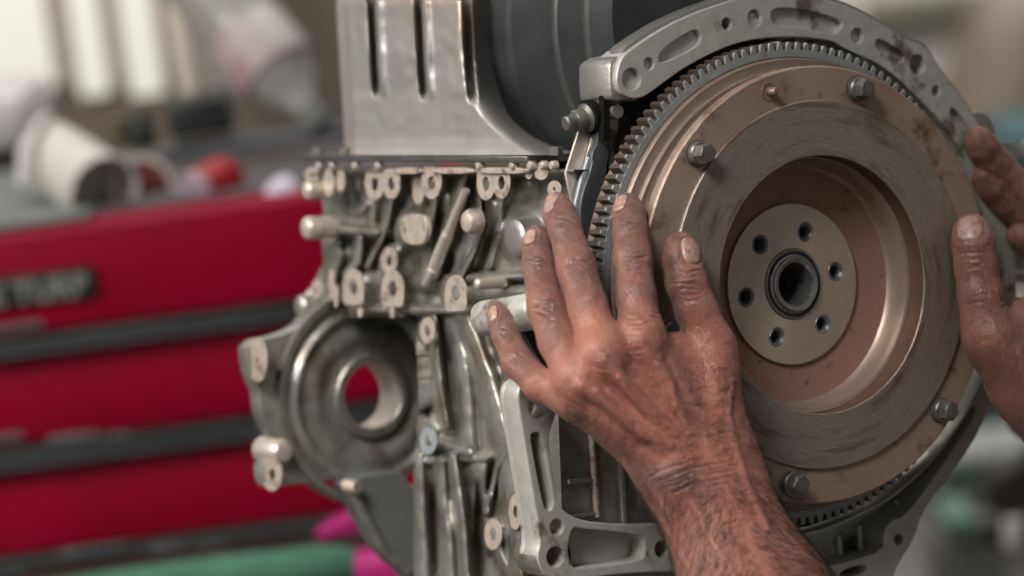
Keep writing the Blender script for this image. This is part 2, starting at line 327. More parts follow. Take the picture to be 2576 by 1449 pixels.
b2 = wlathe('spray_head', [(0, 0), (0.012, 0), (0.013, 0.012), (0.009, 0.032), (0.006, 0.038), (0, 0.038)], By(364, 372, 3.1), (0, 0, 1), 'trim'); tag(b2, 'slim black spray cap between the white jug and black box', 'cap')
b3 = wlathe('grey_tin', [(0, 0), (0.014, 0), (0.0145, 0.028), (0.013, 0.031), (0, 0.031)], By(303, 375, 3.14), (0, 0, 1), 'scrap'); tag(b3, 'small brownish-grey tin just behind the mouth of the jug', 'tin')
bt = thing('plastic_bottle', 'clear plastic bottle tilted cap-down with a pink and white label', 'bottle')
p0, p1 = By(795, 300, 3.10), By(520, -40, 3.18); ax = p1-p0; L_ = ax.length
wlathe('bottle_wall', [(0.012, 0.012), (0.014, 0.022), (0.030, 0.045), (0.040, 0.07), (0.041, L_*0.62), (0.038, L_*0.7), (0.041, L_*0.75), (0.041, L_*1.3), (0, L_*1.3)], p0, ax, 'clear', bt)
wlathe('label', [(0.0415, 0.062), (0.0418, 0.063), (0.0418, 0.118), (0.0415, 0.119)], p0, ax, 'label', bt)
wlathe('cap', [(0, -0.010), (0.014, -0.010), (0.015, -0.008), (0.015, 0.012), (0, 0.013)], p0, ax, 'matg', bt)
post = wlathe('brass_post', [(0, 0), (0.012, 0), (0.012, 0.095), (0.009, 0.102), (0, 0.102)], By(484, 240, 3.30), (-0.02, 0, 1), 'cream'); tag(post, 'slim cream tube standing behind the tilted clear bottle', 'tube')
gs = wbox('grey_sheet', 396, -500, 640, 262, 4.4, 0.05, 'sheet', None, 0.01); tag(gs, 'pale grey board leaning against the brown wall behind the bottle', 'board')
# low bench things, bottom left
bench = thing('low_bench', 'dark low bench in front of the red tool cabinet', 'bench')
bp_ = By(700, 1530, 2.55)
obj('bench_top', box((By(-100, 1500, 2.5).x, 2.5, bp_.z-0.04), (By(1500, 1500, 2.5).x, 2.82, bp_.z-0.005), 0.004), M['iron'], bench)
for x in (By(-60, 1500, 2.5).x, By(1460, 1500, 2.5).x): obj('leg', box((x-0.02, 2.62, 0), (x+0.02, 2.66, bp_.z-0.04), 0.003), M['iron'], bench)
gt = tube([By(20, 1530, 2.62), By(150, 1512, 2.62), By(300, 1494, 2.62), By(420, 1470, 2.62), By(560, 1456, 2.61), By(700, 1440, 2.60), By(800, 1424, 2.60), By(880, 1420, 2.60), By(930, 1430, 2.60)], [0.018, 0.019, 0.021, 0.0185, 0.0205, 0.019, 0.0185, 0.015, 0.007], 20)
go = obj('green_cloth', gt, M['green']); tag(go, 'rolled sea-green cloth along the bottom edge before the cabinet', 'cloth')
m1 = obj('magenta_tray', plate_mesh(rnd([(0, 0), (0.055, 0.003), (0.053, 0.016), (0.03, 0.018), (0.0, 0.008)], 1), [], 0, 0.03, 0.002), M['magenta'], None, Matrix.Translation(By(798, 1366, 2.66)) @ Matrix.Rotation(R(-4), 4, 'Y') @ Matrix.Rotation(R(90), 4, 'X')); tag(m1, 'thin magenta plastic piece behind the sea-green cloth', 'plastic piece')
m2 = wbox('magenta_box', 893, 1404, 1060, 1500, 2.53, 0.05, 'magenta'); tag(m2, 'magenta plastic box at the bottom edge below the engine shroud', 'box')
dk = wbox('dark_bin', 850, 1372, 1300, 1500, 2.68, 0.08, 'trim'); tag(dk, 'black bin between the two magenta pieces', 'bin')
# right background
o = wbox('teal_drum', 2430, 985, 2660, 1142, 5.2, 0.5, 'teal'); tag(o, 'dark teal machine casing beyond the right hand', 'machine')
gtb = thing('green_table', 'green topped table with pale edge beyond the right forearm', 'table')
o = wbox('table_top', 2380, 1124, 2800, 1160, 5.0, 0.7, 'wframe2', gtb); wbox('apron', 2390, 1160, 2790, 1206, 5.02, 0.6, 'greenp', gtb)
for u in (2400, 2780): wbox('leg', u-12, 1206, u+12, 1560, 5.04, 0.04, 'iron', gtb)
o = wbox('green_crate', 2384, 1306, 2462, 1352, 4.4, 0.14, 'greenp'); tag(o, 'small green crate low down right of the bell housing', 'crate')
o = wbox('crate_stand', 2372, 1352, 2540, 1600, 4.42, 0.14, 'floorish'); tag(o, 'grey block carrying the small green crate', 'block')
ir = thing('iron_casting', 'dark brown iron casting with bolt hole, low at the right edge', 'casting')
mx_ = Matrix.Translation(By(2486, 1290, 3.6)) @ Matrix.Rotation(R(90), 4, 'X')
pts = [(0, 0.0), (0.006, 0.035), (0.022, 0.045), (0.05, 0.052), (0.085, 0.10), (0.15, 0.10), (0.15, -0.02), (0.06, 0.0), (0.03, -0.012)]
obj('arm', plate_mesh(rnd(pts, 2), [circ(0.026, 0.018, 0.006)], 0, 0.05, 0.004), M['iron'], ir, mx_)
obj('foot', box((By(2470, 1340, 3.6).x, 3.6, By(2500, 1385, 3.6).z), (By(2620, 1340, 3.6).x, 3.66, By(2500, 1325, 3.6).z), 0.01), M['iron'], ir)
wp = wlathe('highlight_stub', [(0, 0), (0.012, 0), (0.012, 0.03), (0, 0.03)], By(2549, 1372, 3.55), (0.1, 0, 1), 'white'); tag(wp, 'short white stub put in for a highlight below the brown iron casting', 'highlight stub')  # white stub added in place of a bright highlight
o = wlathe('scrap_pile', [(0, 0), (0.20, 0.0), (0.20, 0.12), (0.15, 0.30), (0.09, 0.45), (0, 0.52)], By(2520, 420, 8.0), (0.2, 0, 1), 'scrap'); tag(o, 'brown heap of scrap metal against the grey back wall', 'scrap heap')
o = wbox('dark_bin', 2550, 345, 2700, 560, 7.2, 0.5, 'teal'); tag(o, 'dark bin above the right hand by the back wall', 'bin')
o = wbox('wall_beam', 2180, -8, 2480, 42, 8.9, 0.09, 'beam'); tag(o, 'olive-brown beam along the top of the grey back wall', 'beam')
o = wbox('wall_panel', 2520, 40, 2800, 70, 8.9, 0.09, 'beam'); tag(o, 'short olive-brown rail at the top right of the back wall', 'rail')
o = wbox('wall_lamp', 2566, 110, 2640, 170, 8.8, 0.1, 'white'); tag(o, 'pale box on the grey wall at the right edge', 'wall box')
# ================================================================ FLYWHEEL
fw = empty('flywheel', ENG)
tag(fw, 'rust-brown steel flywheel with toothed ring gear held up between two greasy hands', 'flywheel')
mm = 0.001
CB, CA, CG = 0.031, 0.029, 0.005
# dish: floor, fillet and undercut wall
obj('dish', lathe([(0.0465, -.008), (0.0465, -.0005), (0.050, 0.0), (0.0600, 0.0020), (0.0650, 0.0030), (0.0684, 0.0040)], 160), M['rust'], fw)
obj('fillet', lathe([(0.0674, 0.0036), (0.0687, 0.0052), (0.0698, 0.0082), (0.0707, 0.0122), (0.0713, 0.0165), (0.0719, 0.0180), (0.0733, 0.0184)], 160), M['fillet'], fw)
obj('recess_wall', lathe([(0.0716, 0.0178), (0.0738, 0.0186), (0.0742, 0.020), (0.0742, 0.026), (0.0734, CB-0.0007)], 160), M['wallrust_shade'], fw)
obj('friction_ring', lathe([(0.0734, CB-0.0007), (0.0735, CB-0.0004), (0.0740, CB), (0.1045, CB), (0.1052, CB-0.0007), (0.1053, CA-0.002)], 192), M['fric'], fw)
# mounting flange with stain-brown face
obj('mounting_flange', lathe([(0.1040, CA), (0.1238, CA), (0.1247, CA-0.0009), (0.1247, CA-0.0065), (0.1240, CA-0.0075), (0.112, CA-0.0075), (0.112, 0.010)], 192), M['flange'], fw)
obj('flywheel_rim', lathe([(0.112, 0.022), (0.1165, 0.0205), (0.1180, 0.0180), (0.1186, 0.0135), (0.1205, 0.0122), (0.1232, 0.0122), (0.1238, 0.0117), (0.1242, 0.0098), (0.1262, 0.0088), (0.1292, 0.0085), (0.1300, 0.0075), (0.1305, CG-0.001), (0.1305, -0.020), (0.04, -0.024)], 192), M['steelb'], fw)
# ring gear and its teeth
RG = 0.1305
gear = obj('ring_gear', lathe([(RG, CG-0.0125), (RG, CG-0.0004), (RG+0.0004, CG), (0.1348, CG), (0.1350, CG-0.0003), (0.1350, CG-0.0125)], 192), M['gear'], fw)
def tooth_mesh():
    bm = bmesh.new(); r0, r1 = 0.1342, 0.1393; h = 0.0115
    rows = [(r0, 0.0025), (r0+0.0016, 0.00215), (r1-0.0008, 0.0016), (r1, 0.0012)]
    def loop(z, sh):
        L_ = [bm.verts.new((r-(sh if r > r0+0.002 else 0), -w+sh, z)) for r, w in rows]
        R_ = [bm.verts.new((r-(sh if r > r0+0.002 else 0), w-sh, z)) for r, w in reversed(rows)]
        return L_+R_
    A = loop(CG-0.0001, 0.0004); B = loop(CG-0.0008, 0.0); Cc = loop(CG-h, 0.0)
    for P, Q in ((A, B), (B, Cc)):
        for i in range(8): bm.faces.new((P[i], P[(i+1) % 8], Q[(i+1) % 8], Q[i]))
    bm.faces.new(A); bm.faces.new(Cc[::-1])
    return from_bm(bm, 30)
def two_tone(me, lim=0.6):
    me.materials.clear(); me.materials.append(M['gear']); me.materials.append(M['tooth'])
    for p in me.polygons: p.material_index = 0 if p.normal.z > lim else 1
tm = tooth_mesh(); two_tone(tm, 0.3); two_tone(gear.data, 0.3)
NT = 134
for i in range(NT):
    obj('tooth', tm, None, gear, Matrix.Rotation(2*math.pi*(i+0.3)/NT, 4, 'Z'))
# hub plate with six bolt holes
CH = 0.002
hp = [(2026.5, 584), (1913, 616), (2102.5, 683), (1878, 748), (2070, 816), (1955, 848.5)]
hc = [F(u, v, CH) for u, v in hp]
holes = [circ(x, y, 0.0056) for x, y in hc]
obj('hub_plate', join([plate_mesh(circ(0, 0, 0.0466, 160), [circ(0, 0, 0.0204, 64)]+holes, CH, 0.0022, 0.0005),
                       plate_mesh(circ(0, 0, 0.0464, 96), [circ(0, 0, 0.0200, 64)]+[circ(x, y, 0.0052) for x, y in hc], CH-0.0020, 0.0016, 0.0001)]), M['hub'], fw)
M["holering"] = mat("blued_counterbore_steel", (0.19, 0.20, 0.21), (0.15, 0.16, 0.165), 300, 0.6, 0.35, 0.45)
for (x, y) in hc:
    obj('bolt_hole_seat', lathe([(0.0058, CH-0.0030), (0.0057, CH-0.0004), (0.0052, CH+0.0001), (0.0041, CH-0.0006), (0.0037, CH-0.0012), (0.0036, CH-0.010), (0.0026, CH-0.0102), (0.0025, CH-0.018)], 32), M['holering'], fw, Matrix.Translation((x, y, 0)))
obj('crank_flange', lathe([(0, -0.016), (0.046, -0.016), (0.046, -0.05), (0, -0.05)], 64), M['void'], fw)
br = obj('pilot_bearing', lathe([(0.0201, -0.006), (0.0201, 0.0022), (0.0197, 0.0030), (0.0192, 0.0030), (0.0189, 0.0026)], 96), M['bearing'], fw)
obj('shield', lathe([(0.0190, 0.0028), (0.0188, 0.0012), (0.0174, 0.0012), (0.0171, 0.0026)], 96), M['bearing2'], br)
obj('inner_race', lathe([(0.0171, 0.0020), (0.0170, 0.0030), (0.0160, 0.0034), (0.0156, 0.0052), (0.0150, 0.0056), (0.0128, 0.0050), (0.0120, 0.0035), (0.0116, -0.002), (0.0102, -0.005), (0.0100, -0.016), (0, -0.016)], 96), M['bearing'], br)
obj('bore', lathe([(0.0095, -0.0158), (0.0085, -0.0157), (0, -0.0157)], 48), M['void'], br)
# flange bolts
def bolt_parts(x, y, z, rot):
    mx = Matrix.Translation((x, y, z)) @ Matrix.Rotation(rot, 4, 'Z')
    b = obj('clutch_bolt', bolt_head, None, fw, mx)
    obj('washer', bolt_washer, None, b); return b
bm = bmesh.new(); hexprism(bm, 0.0060, 0.0042, 0.0108); lathe_bm([(0.0046, 0.0107), (0.0044, 0.0110), (0, 0.0110)], 24, bm); bolt_head = from_bm(bm, 30); bolt_head.materials.append(M['bolt'])
bolt_washer = lathe([(0.0078, 0.0), (0.0078, 0.0004), (0.0068, 0.0006), (0.0068, 0.0034), (0.0060, 0.0044), (0, 0.0044)], 40, 30); bolt_washer.materials.append(M['bolt'])
for k, (u, v) in enumerate([(1757, 382), (2164, 213), (1995, 1226), (2385, 1045), (2490, 556), (1650, 840)]):
    x, y = F(u, v, CA+0.003); l = math.hypot(x, y); s = 0.1146/l
    bolt_parts(x*s, y*s, CA, 0.5*k)
x, y = F(1932, 230, CA); obj('dowel_hole', lathe([(0.0052, CA+0.0003), (0.0049, CA+0.0006), (0.0044, CA+0.0004), (0.004, CA+0.0002), (0, CA+0.0002)], 32), M['rust'], fw, Matrix.Translation((x, y, 0)))
x, y = F(1934, 231, CA); obj('dowel_pin', lathe([(0.0024, CA), (0.0024, CA+0.0062), (0.0017, CA+0.0072), (0, CA+0.0073)], 24), M['steelb'], fw, Matrix.Translation((x, y, 0)))

# ================================================================ ENGINE
en = empty('engine', ENG)
tag(en, 'upside-down aluminium engine block with milled bosses and bell housing flange', 'engine')
CF = -0.010
def Fp(lst, c=CF): return [F(u, v, c) for u, v in lst]
# --- upper arch of the bell housing flange
arc_out = [(1551, 205), (1553, 180), (1562, 150), (1577, 132), (1622, 100), (1681, 63), (1754, 30), (1831, 3), (1900, -14), (1980, -18), (2060, -6), (2117, 9), (2180, 37), (2248, 77), (2290, 104), (2310, 108), (2330, 118), (2344, 138), (2362, 172), (2407, 227), (2448, 286), (2472, 330), (2500, 372), (2530, 430), (2545, 500), (2552, 620), (2558, 760), (2552, 900)]
arc_in = [(2512, 900), (2510, 760), (2494, 620), (2480, 560), (2462, 490), (2440, 420), (2407, 358), (2362, 300), (2316, 252), (2257, 195), (2203, 156), (2165, 141), (2117, 118), (2090, 101), (2000, 92), (1908, 97), (1850, 110), (1795, 132), (1727, 168), (1681, 200), (1640, 231), (1615, 246), (1592, 248), (1570, 240), (1557, 226)]
def slot(u0, v0, u1, v1, w, c=CF, n=8):
    x0, y0 = F(u0, v0, c); x1, y1 = F(u1, v1, c); a = math.atan2(y1-y0, x1-x0)
    return [(x1+w*math.cos(a-math.pi/2+math.pi*i/n), y1+w*math.sin(a-math.pi/2+math.pi*i/n)) for i in range(n+1)] + [(x0+w*math.cos(a+math.pi/2+math.pi*i/n), y0+w*math.sin(a+math.pi/2+math.pi*i/n)) for i in range(n+1)]
def hole(u, v, rpx, c=CF): x, y = F(u, v, c); return circ(x, y, rpx/4400.0)
thr = [hole(1589, 199, 27), hole(1633, 160, 15), hole(1829, 60, 15), hole(1899, 46, 22), hole(2157, 90, 20), hole(2309, 162, 26), hole(2355, 229, 14)]
pk1 = rnd(Fp([(1655, 150), (1668, 122), (1740, 76), (1756, 76), (1766, 92), (1758, 115), (1690, 150), (1664, 158)]), 2)
pk2 = rnd(Fp([(1941, 27), (1958, 20), (2020, 22), (2105, 45), (2121, 56), (2113, 80), (2096, 88), (2020, 68), (1950, 65), (1939, 48)]), 2)
pk3 = rnd(Fp([(2208, 97), (2228, 104), (2266, 128), (2276, 142), (2266, 165), (2246, 158), (2206, 122), (2202, 108)]), 2)
pk4 = rnd(Fp([(2390, 268), (2410, 280), (2450, 340), (2470, 400), (2462, 420), (2438, 370), (2390, 300)]), 2)
out = arc_out + arc_in
me1 = plate_mesh(rnd(Fp(out), 1), thr+[pk1, pk2, pk3, pk4], CF, 0.0045, 0.0007)
me2 = plate_mesh(rnd(Fp(out), 1), thr[2:3]+thr[5:6], CF-0.0044, 0.020, 0.0004)
arch = obj('bell_housing_arch', join([me1, me2]), M['alu'], en)
# outer lip set back behind the machined face
def grow(pts, d):
    o_ = []
    for x, y in pts: l = math.hypot(x, y); o_.append((x*(l+d)/l, y*(l+d)/l))
    return o_
lipin = [(x*0.985, y*0.985) for x, y in Fp(arc_out[3:])][::-1]
obj('casting_lip', plate_mesh(rnd(grow(Fp(arc_out[3:]), 0.0028)+lipin, 1), [], CF-0.003, 0.014, 0.001), M['alu_side'], arch)
for (u, v, r_) in ((1589, 199, 27), (1899, 46, 22), (2157, 90, 20), (1633, 160, 15)):
    x, y = F(u, v, CF); r_ = r_/4400.0
    obj('dowel_bore', lathe([(r_, CF-0.003), (r_, CF-0.013), (r_*0.9, CF-0.0145), (0, CF-0.016)], 32), M['alu_side'], arch, Matrix.Translation((x, y, 0)))
def cscale(pts, k):
    cx_ = sum(p[0] for p in pts)/len(pts); cy_ = sum(p[1] for p in pts)/len(pts); return [(cx_+(x-cx_)*k, cy_+(y-cy_)*k) for x, y in pts]
# boss post at the left end of the arch, thick along the crank axis
x, y = F(1589, 199, CF)
obj('corner_post', plate_mesh(rnd(Fp([(1549, 252), (1546, 200), (1546, 158), (1560, 146), (1600, 122), (1644, 140), (1644, 236), (1600, 252)], CF), 2, 0.16), [], CF-0.0046, 0.032, 0.0015), M['alu_side'], en)
# --- lower left bracket of the flange
br_out = [(1303, 1010), (1304, 980), (1318, 960), (1345, 950), (1385, 962), (1412, 992), (1407, 1019), (1395, 1055), (1381, 1095), (1383, 1131), (1403, 1270), (1431, 1294), (1462, 1308), (1526, 1318), (1606, 1324), (1680, 1318), (1760, 1330), (1760, 1436), (1560, 1442), (1447, 1462), (1379, 1456), (1358, 1430), (1351, 1394), (1361, 1362), (1339, 1230), (1319, 1111)]
bh = [hole(1359, 1023, 31), hole(1401, 1326, 19), hole(1397, 1401, 24), hole(1666, 1381, 21)]
bslot = rnd(Fp([(1334, 1100), (1340, 1089), (1354, 1087), (1364, 1099), (1392, 1262), (1388, 1281), (1377, 1286), (1367, 1272)]), 2)
bpk = rnd(Fp([(1444, 1326), (1460, 1330), (1610, 1344), (1622, 1352), (1624, 1390), (1614, 1411), (1450, 1431), (1438, 1424), (1430, 1395), (1432, 1350)]), 2)
brk = obj('bell_housing_bracket', join([plate_mesh(rnd(Fp(br_out), 2), bh+[bslot, bpk], CF, 0.0150, 0.0009),
      plate_mesh(rnd(Fp(br_out), 2), bh, CF-0.0149, 0.004, 0.0003)]), M['alu'], en)
for (u, v, r_) in ((1359, 1023, 31), (1401, 1326, 19), (1397, 1401, 24), (1666, 1381, 21)):
    x, y = F(u, v, CF); r_ = r_/4400.0
    obj('bolt_hole', lathe([(r_*1.0, CF-0.0012), (r_*0.98, CF-0.0175), (r_*0.6, CF-0.018)], 32), M['plate2'], brk, Matrix.Translation((x, y, 0)))
x, y = F(1397, 1401, CF)
obj('boss_post', lathe([(0.0112, CF-0.0012), (0.0116, CF-0.002), (0.0116, CF-0.024), (0.010, CF-0.025), (0, CF-0.025)], 48), M['alu_side'], brk, Matrix.Translation((x, y, 0)))
# --- lower right run of the flange
ro_out = [(2550, 880), (2520, 960), (2482, 1047), (2447, 1117), (2371, 1222), (2319, 1292), (2301, 1356), (2262, 1415), (2238, 1480), (1950, 1500), (1760, 1436), (1760, 1330)]
ri_in = [(1900, 1338), (1960, 1345), (2019, 1342), (2089, 1324), (2159, 1292), (2230, 1258), (2300, 1200), (2349, 1152), (2400, 1085), (2430, 1040), (2470, 960), (2508, 880)]
pkr = rnd(Fp([(1990, 1352), (2050, 1346), (2110, 1324), (2180, 1290), (2250, 1252), (2318, 1192), (2370, 1136), (2412, 1075), (2440, 1030), (2459, 1012), (2452, 1045), (2400, 1129), (2336, 1222), (2278, 1298), (2237, 1313), (2222, 1345), (2224, 1384), (2138, 1412), (2027, 1438), (1985, 1430), (1972, 1380)]), 1)
pks = rnd(Fp([(2118, 1436), (2160, 1422), (2182, 1422), (2176, 1440), (2150, 1449), (2110, 1452)]), 1)
lr = obj('bell_housing_sweep', join([plate_mesh(rnd(Fp(ro_out+ri_in), 1), [pkr, pks, hole(2262, 1357, 15)], CF, 0.026, 0.0009),
      plate_mesh(rnd(Fp(ro_out+ri_in), 1), [], CF-0.0258, 0.004, 0.0003)]), M['alu'], en)
for (u, v, u2, v2) in ((2108, 1346, 2112, 1394), (2160, 1322, 2165, 1394), (2190, 1330, 2194, 1384), (2252, 1256, 2262, 1290)):
    p, q = F3(u, v, CF-0.016), F3(u2, v2, CF-0.016)
    obj('stiffening_rib', tube([p, q], 0.0022, 10), M['alu_side'], lr)
x, y = F(2262, 1357, CF)
thr_o = obj('threaded_hole', lathe([(0.0034, CF-0.001-0.0008*i) if i % 2 else (0.0031, CF-0.001-0.0008*i) for i in range(20)]+[(0, CF-0.017)], 24, 20), M['plate2'], lr, Matrix.Translation((x, y, 0)))
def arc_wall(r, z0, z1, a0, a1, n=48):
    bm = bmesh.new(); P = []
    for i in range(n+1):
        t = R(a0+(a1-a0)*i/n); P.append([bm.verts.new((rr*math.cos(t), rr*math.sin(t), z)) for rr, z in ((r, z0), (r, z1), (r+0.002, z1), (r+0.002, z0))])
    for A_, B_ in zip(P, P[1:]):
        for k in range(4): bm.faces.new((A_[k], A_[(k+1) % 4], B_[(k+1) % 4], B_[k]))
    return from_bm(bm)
obj('inner_shade_ring', arc_wall(0.1420, CF-0.0035, -0.034, -100, 8), M['void'], en)  # added black ring standing for the shade between gear and rim
# --- rear wall of the block behind the flywheel
obj('rear_wall', plate_mesh(circ(0, 0, 0.134, 96), [circ(0, 0, 0.03, 32)], -0.034, 0.010, 0.001), M['blockd'], en)
bm = bmesh.new()
for i in range(14):
    an = R(62+i*5.6)
    x, y = 0.1455*math.cos(an), 0.1455*math.sin(an)
    lathe_bm([(0.0, -0.020), (0.004, -0.020), (0.005, -0.034)], 12, bm, Matrix.Translation((x, y, 0)))
obj('rear_wall_ribs', from_bm(bm), M['alu_side'], en)
# --- side of the block: everything below lies on planes of constant engine x
AS = -0.125
def side(name, outer, holes, a, thick, m, parent=en, it=1, bev=0.0008):
    return obj(name, plate_mesh(rnd([S(u, v, a) for u, v in outer], it) if it else [S(u, v, a) for u, v in outer], [[S(u, v, a) for u, v in h] for h in holes], -a, thick, bev), m, parent, SIDE)
BO = [(792, 426), (1462, 426), (1462, 600), (1462, 760), (1440, 790), (1455, 1100), (1462, 1520), (1040, 1520), (1040, 1180), (1052, 1000), (1046, 860), (1030, 800), (880, 800), (780, 806), (768, 770), (770, 735), (792, 700), (812, 660), (806, 600), (790, 572), (812, 540), (806, 490), (790, 470)]
side('block_core', [(820, 440), (1420, 440), (1420, 600), (1420, 760), (1400, 790), (1400, 1100), (1420, 1520), (1060, 1520), (1060, 1180), (1070, 820), (840, 790), (840, 600)], [], AS+0.032, 0.10, M['blockd'])
def inpoly(U, V_, poly):
    r_ = np.zeros(U.shape, bool); n = len(poly)
    for i in range(n):
        x0, y0 = poly[i]; x1, y1 = poly[(i+1) % n]
        c = ((y0 > V_) != (y1 > V_)) & (U < (x1-x0)*(V_-y0)/((y1-y0) or 1e-9)+x0); r_ ^= c
    return r_
us = np.arange(760, 1466, 2.5); vs_ = np.arange(420, 1524, 2.5); UU, VV = np.meshgrid(us, vs_)
H = np.full(UU.shape, -0.016)
H += 0.0022*np.sin(UU/31.0+VV/47.0)+0.0018*np.sin(UU/17.0-VV/59.0+1)+0.0012*np.sin(VV/21.0+UU/80.0)
def smx(A, B, k=0.003): h = np.maximum(k-np.abs(A-B), 0)/k; return np.maximum(A, B)+h*h*k*0.25
def pd(pts):
    d = np.full(UU.shape, 1e9)
    for (x0, y0), (x1, y1) in zip(pts, pts[1:]):
        t = np.clip(((UU-x0)*(x1-x0)+(VV-y0)*(y1-y0))/((x1-x0)**2+(y1-y0)**2+1e-9), 0, 1); d = np.minimum(d, np.hypot(UU-x0-t*(x1-x0), VV-y0-t*(y1-y0)))
    return d
def ridge(pts, w, top, base=-0.018, k=0.003):
    global H
    d = pd(pts)/w; H = smx(H, base+(top-base)*np.exp(-d**3.0), k)
def mound(u, v, ru, rv, top, base=-0.02, p=3.0, k=0.003):
    global H
    d = np.sqrt(((UU-u)/ru)**2+((VV-v)/rv)**2); H = smx(H, base+(top-base)*np.exp(-d**p*0.7), k)
def pit(u, v, ru, rv, dep):
    global H
    d = np.sqrt(((UU-u)/ru)**2+((VV-v)/rv)**2); H = H-dep*np.exp(-d**4)
ridge([(765, 428), (1440, 430)], 13, 0.003); ridge([(890, 778), (1230, 784), (1420, 780)], 16, -0.002)
ridge([(1172, 430), (1126, 590), (1072, 716)], 18, -0.004); ridge([(985, 500), (975, 560), (958, 610), (925, 670)], 9, -0.005); ridge([(1096, 500), (1088, 560), (1066, 610)], 9, -0.006)
ridge([(1207, 500), (1210, 590), (1196, 630), (1160, 700)], 8, -0.004); ridge([(1240, 510), (1250, 600), (1230, 670)], 14, -0.010)
ridge([(820, 575), (945, 585)], 20, -0.004); ridge([(850, 610), (846, 680)], 12, -0.006); ridge([(905, 600), (900, 660), (870, 690)], 14, -0.005); ridge([(800, 790), (830, 720), (850, 640)], 22, -0.004)
ridge([(1180, 700), (1400, 690)], 14, -0.004); ridge([(1180, 740), (1420, 735)], 26, -0.006); ridge([(900, 700), (1160, 720)], 26, -0.012)
for (u_, v_) in ((942, 464), (984, 462), (1085, 460), (1222, 462), (1261, 460)): mound(u_, v_, 27, 46, -0.004); ridge([(u_, v_+20), (u_-10, v_+120)], 15, -0.010)
for (u_, v_) in ((888, 722), (987, 720), (1146, 737)): mound(u_, v_, 33, 54, -0.004); ridge([(u_, v_), (u_+6, v_+110)], 20, -0.009)
mound(978, 655, 26, 40, -0.003); mound(1038, 578, 46, 52, -0.002, p=5); mound(1310, 595, 52, 56, -0.004); mound(1075, 832, 24, 42, -0.003); mound(1077, 1110, 26, 42, -0.003); mound(1240, 1344, 30, 50, -0.004); mound(1296, 1288, 26, 54, -0.002); mound(1452, 1302, 24, 22, -0.001); mound(905, 515, 34, 30, -0.006); pit(892, 506, 22, 24, 0.012)
for pts, w_, tp in (([(1092, 800), (1100, 900), (1108, 980), (1124, 1075)], 15, -0.002), ([(1140, 1150), (1156, 1260), (1166, 1340), (1172, 1440), (1184, 1520)], 17, -0.002), ([(1165, 790), (1225, 950), (1272, 1120), (1300, 1330), (1310, 1520)], 32, -0.003),
        ([(1050, 1150), (1066, 1520)], 24, -0.006), ([(1108, 1160), (1112, 1260), (1126, 1350), (1134, 1520)], 20, -0.008), ([(1130, 800), (1160, 900), (1172, 1010), (1178, 1120)], 26, -0.008), ([(1015, 800), (1036, 900), (1046, 1020)], 20, -0.004),
        ([(1215, 800), (1262, 900), (1310, 1040)], 11, -0.004), ([(1487, 1085), (1494, 1200), (1504, 1300)], 13, -0.001), ([(1430, 1212), (1490, 1208)], 9, -0.003), ([(1400, 1302), (1500, 1292)], 12, -0.003),
        ([(1060, 1160), (1260, 1150)], 16, -0.010), ([(1350, 800), (1410, 960), (1460, 1200), (1470, 1520)], 24, -0.008), ([(1077, 1110), (1180, 1140)], 18, -0.008), ([(1225, 1290), (1250, 1180), (1290, 1110)], 10, -0.004), ([(1240, 1344), (1300, 1500)], 16, -0.008)):
    ridge(pts, w_, tp)
pit(1240, 1220, 16, 60, 0.010); pit(1205, 1350, 12, 120, 0.010); pit(1380, 1120, 26, 90, 0.010); pit(1092, 1330, 10, 130, 0.006); pit(1076, 960, 9, 70, 0.012); pit(1340, 1380, 22, 90, 0.010); pit(1030, 660, 24, 36, 0.006); pit(1130, 660, 14, 30, 0.006)
H += 0.0003*np.sin(UU/19.1+2*np.sin(VV/33.0))*np.sin(VV/17.3+2*np.sin(UU/29.0))
bm = bmesh.new(); ok = inpoly(UU, VV, BO); vid_ = {}
def gv(j, i):
    if (j, i) not in vid_: vid_[(j, i)] = bm.verts.new(S3(us[i], vs_[j], AS-H[j, i]))
    return vid_[(j, i)]
for j in range(len(vs_)-1):
    for i in range(len(us)-1):
        if ok[j, i] and ok[j+1, i] and ok[j, i+1] and ok[j+1, i+1]: bm.faces.new((gv(j, i), gv(j+1, i), gv(j+1, i+1), gv(j, i+1)))
be = [e for e in bm.edges if e.is_boundary]; rr_ = bmesh.ops.extrude_edge_only(bm, edges=be)
bmesh.ops.translate(bm, vec=(0.05, 0, 0), verts=[g for g in rr_['geom'] if isinstance(g, bmesh.types.BMVert)])
blk = obj('cylinder_block', from_bm(bm, 75), M['block'], en)
for (u0, u1) in ((770, 800), (985, 1060), (1085, 1190), (1200, 1330)):
    side('milled_rail_edge', [(u0, 421), (u1, 421), (u1, 438), (u0, 438)], [], AS-0.0065, 0.006, M['boss'])
# bosses with drilled faces
def boss(u, v, w, h, shape='O', a=AS-0.004, hr=0.36, dv=0, depth=0.02, m='boss', cut=True):
    n = 20; o = []
    for i in range(n):
        t = 2*math.pi*i/n; x, y = math.cos(t), math.sin(t)
        if shape == 'D' and y > 0: x = math.copysign(abs(x)**0.3, x); y = y**0.5 if y > 0.2 else y
        if shape == 'U' and y < 0: x = math.copysign(abs(x)**0.25, x)
        o.append((u+w/2*x, v+h/2*y))
    hs = [[(u+w*hr*0.52*math.cos(2*math.pi*i/16), v+dv+h*hr*0.60*math.sin(2*math.pi*i/16)) for i in range(16)]] if hr else []
    b = side('boss', o, hs, a, 0.0006, M[m], en, 0, 0.00015)
    side('boss_post', o, [], a+0.0009, depth, M['block'], b, 0, 0.0004)
    if hr: side('bolt_hole', [(u+w*hr*0.56*math.cos(2*math.pi*i/16), v+dv+h*hr*0.66*math.sin(2*math.pi*i/16)) for i in range(16)], [], a+0.0006, 0.0003, M['void'], b, 0, 0.00005)  # black disc just behind the face gives the hole its shade
    return b
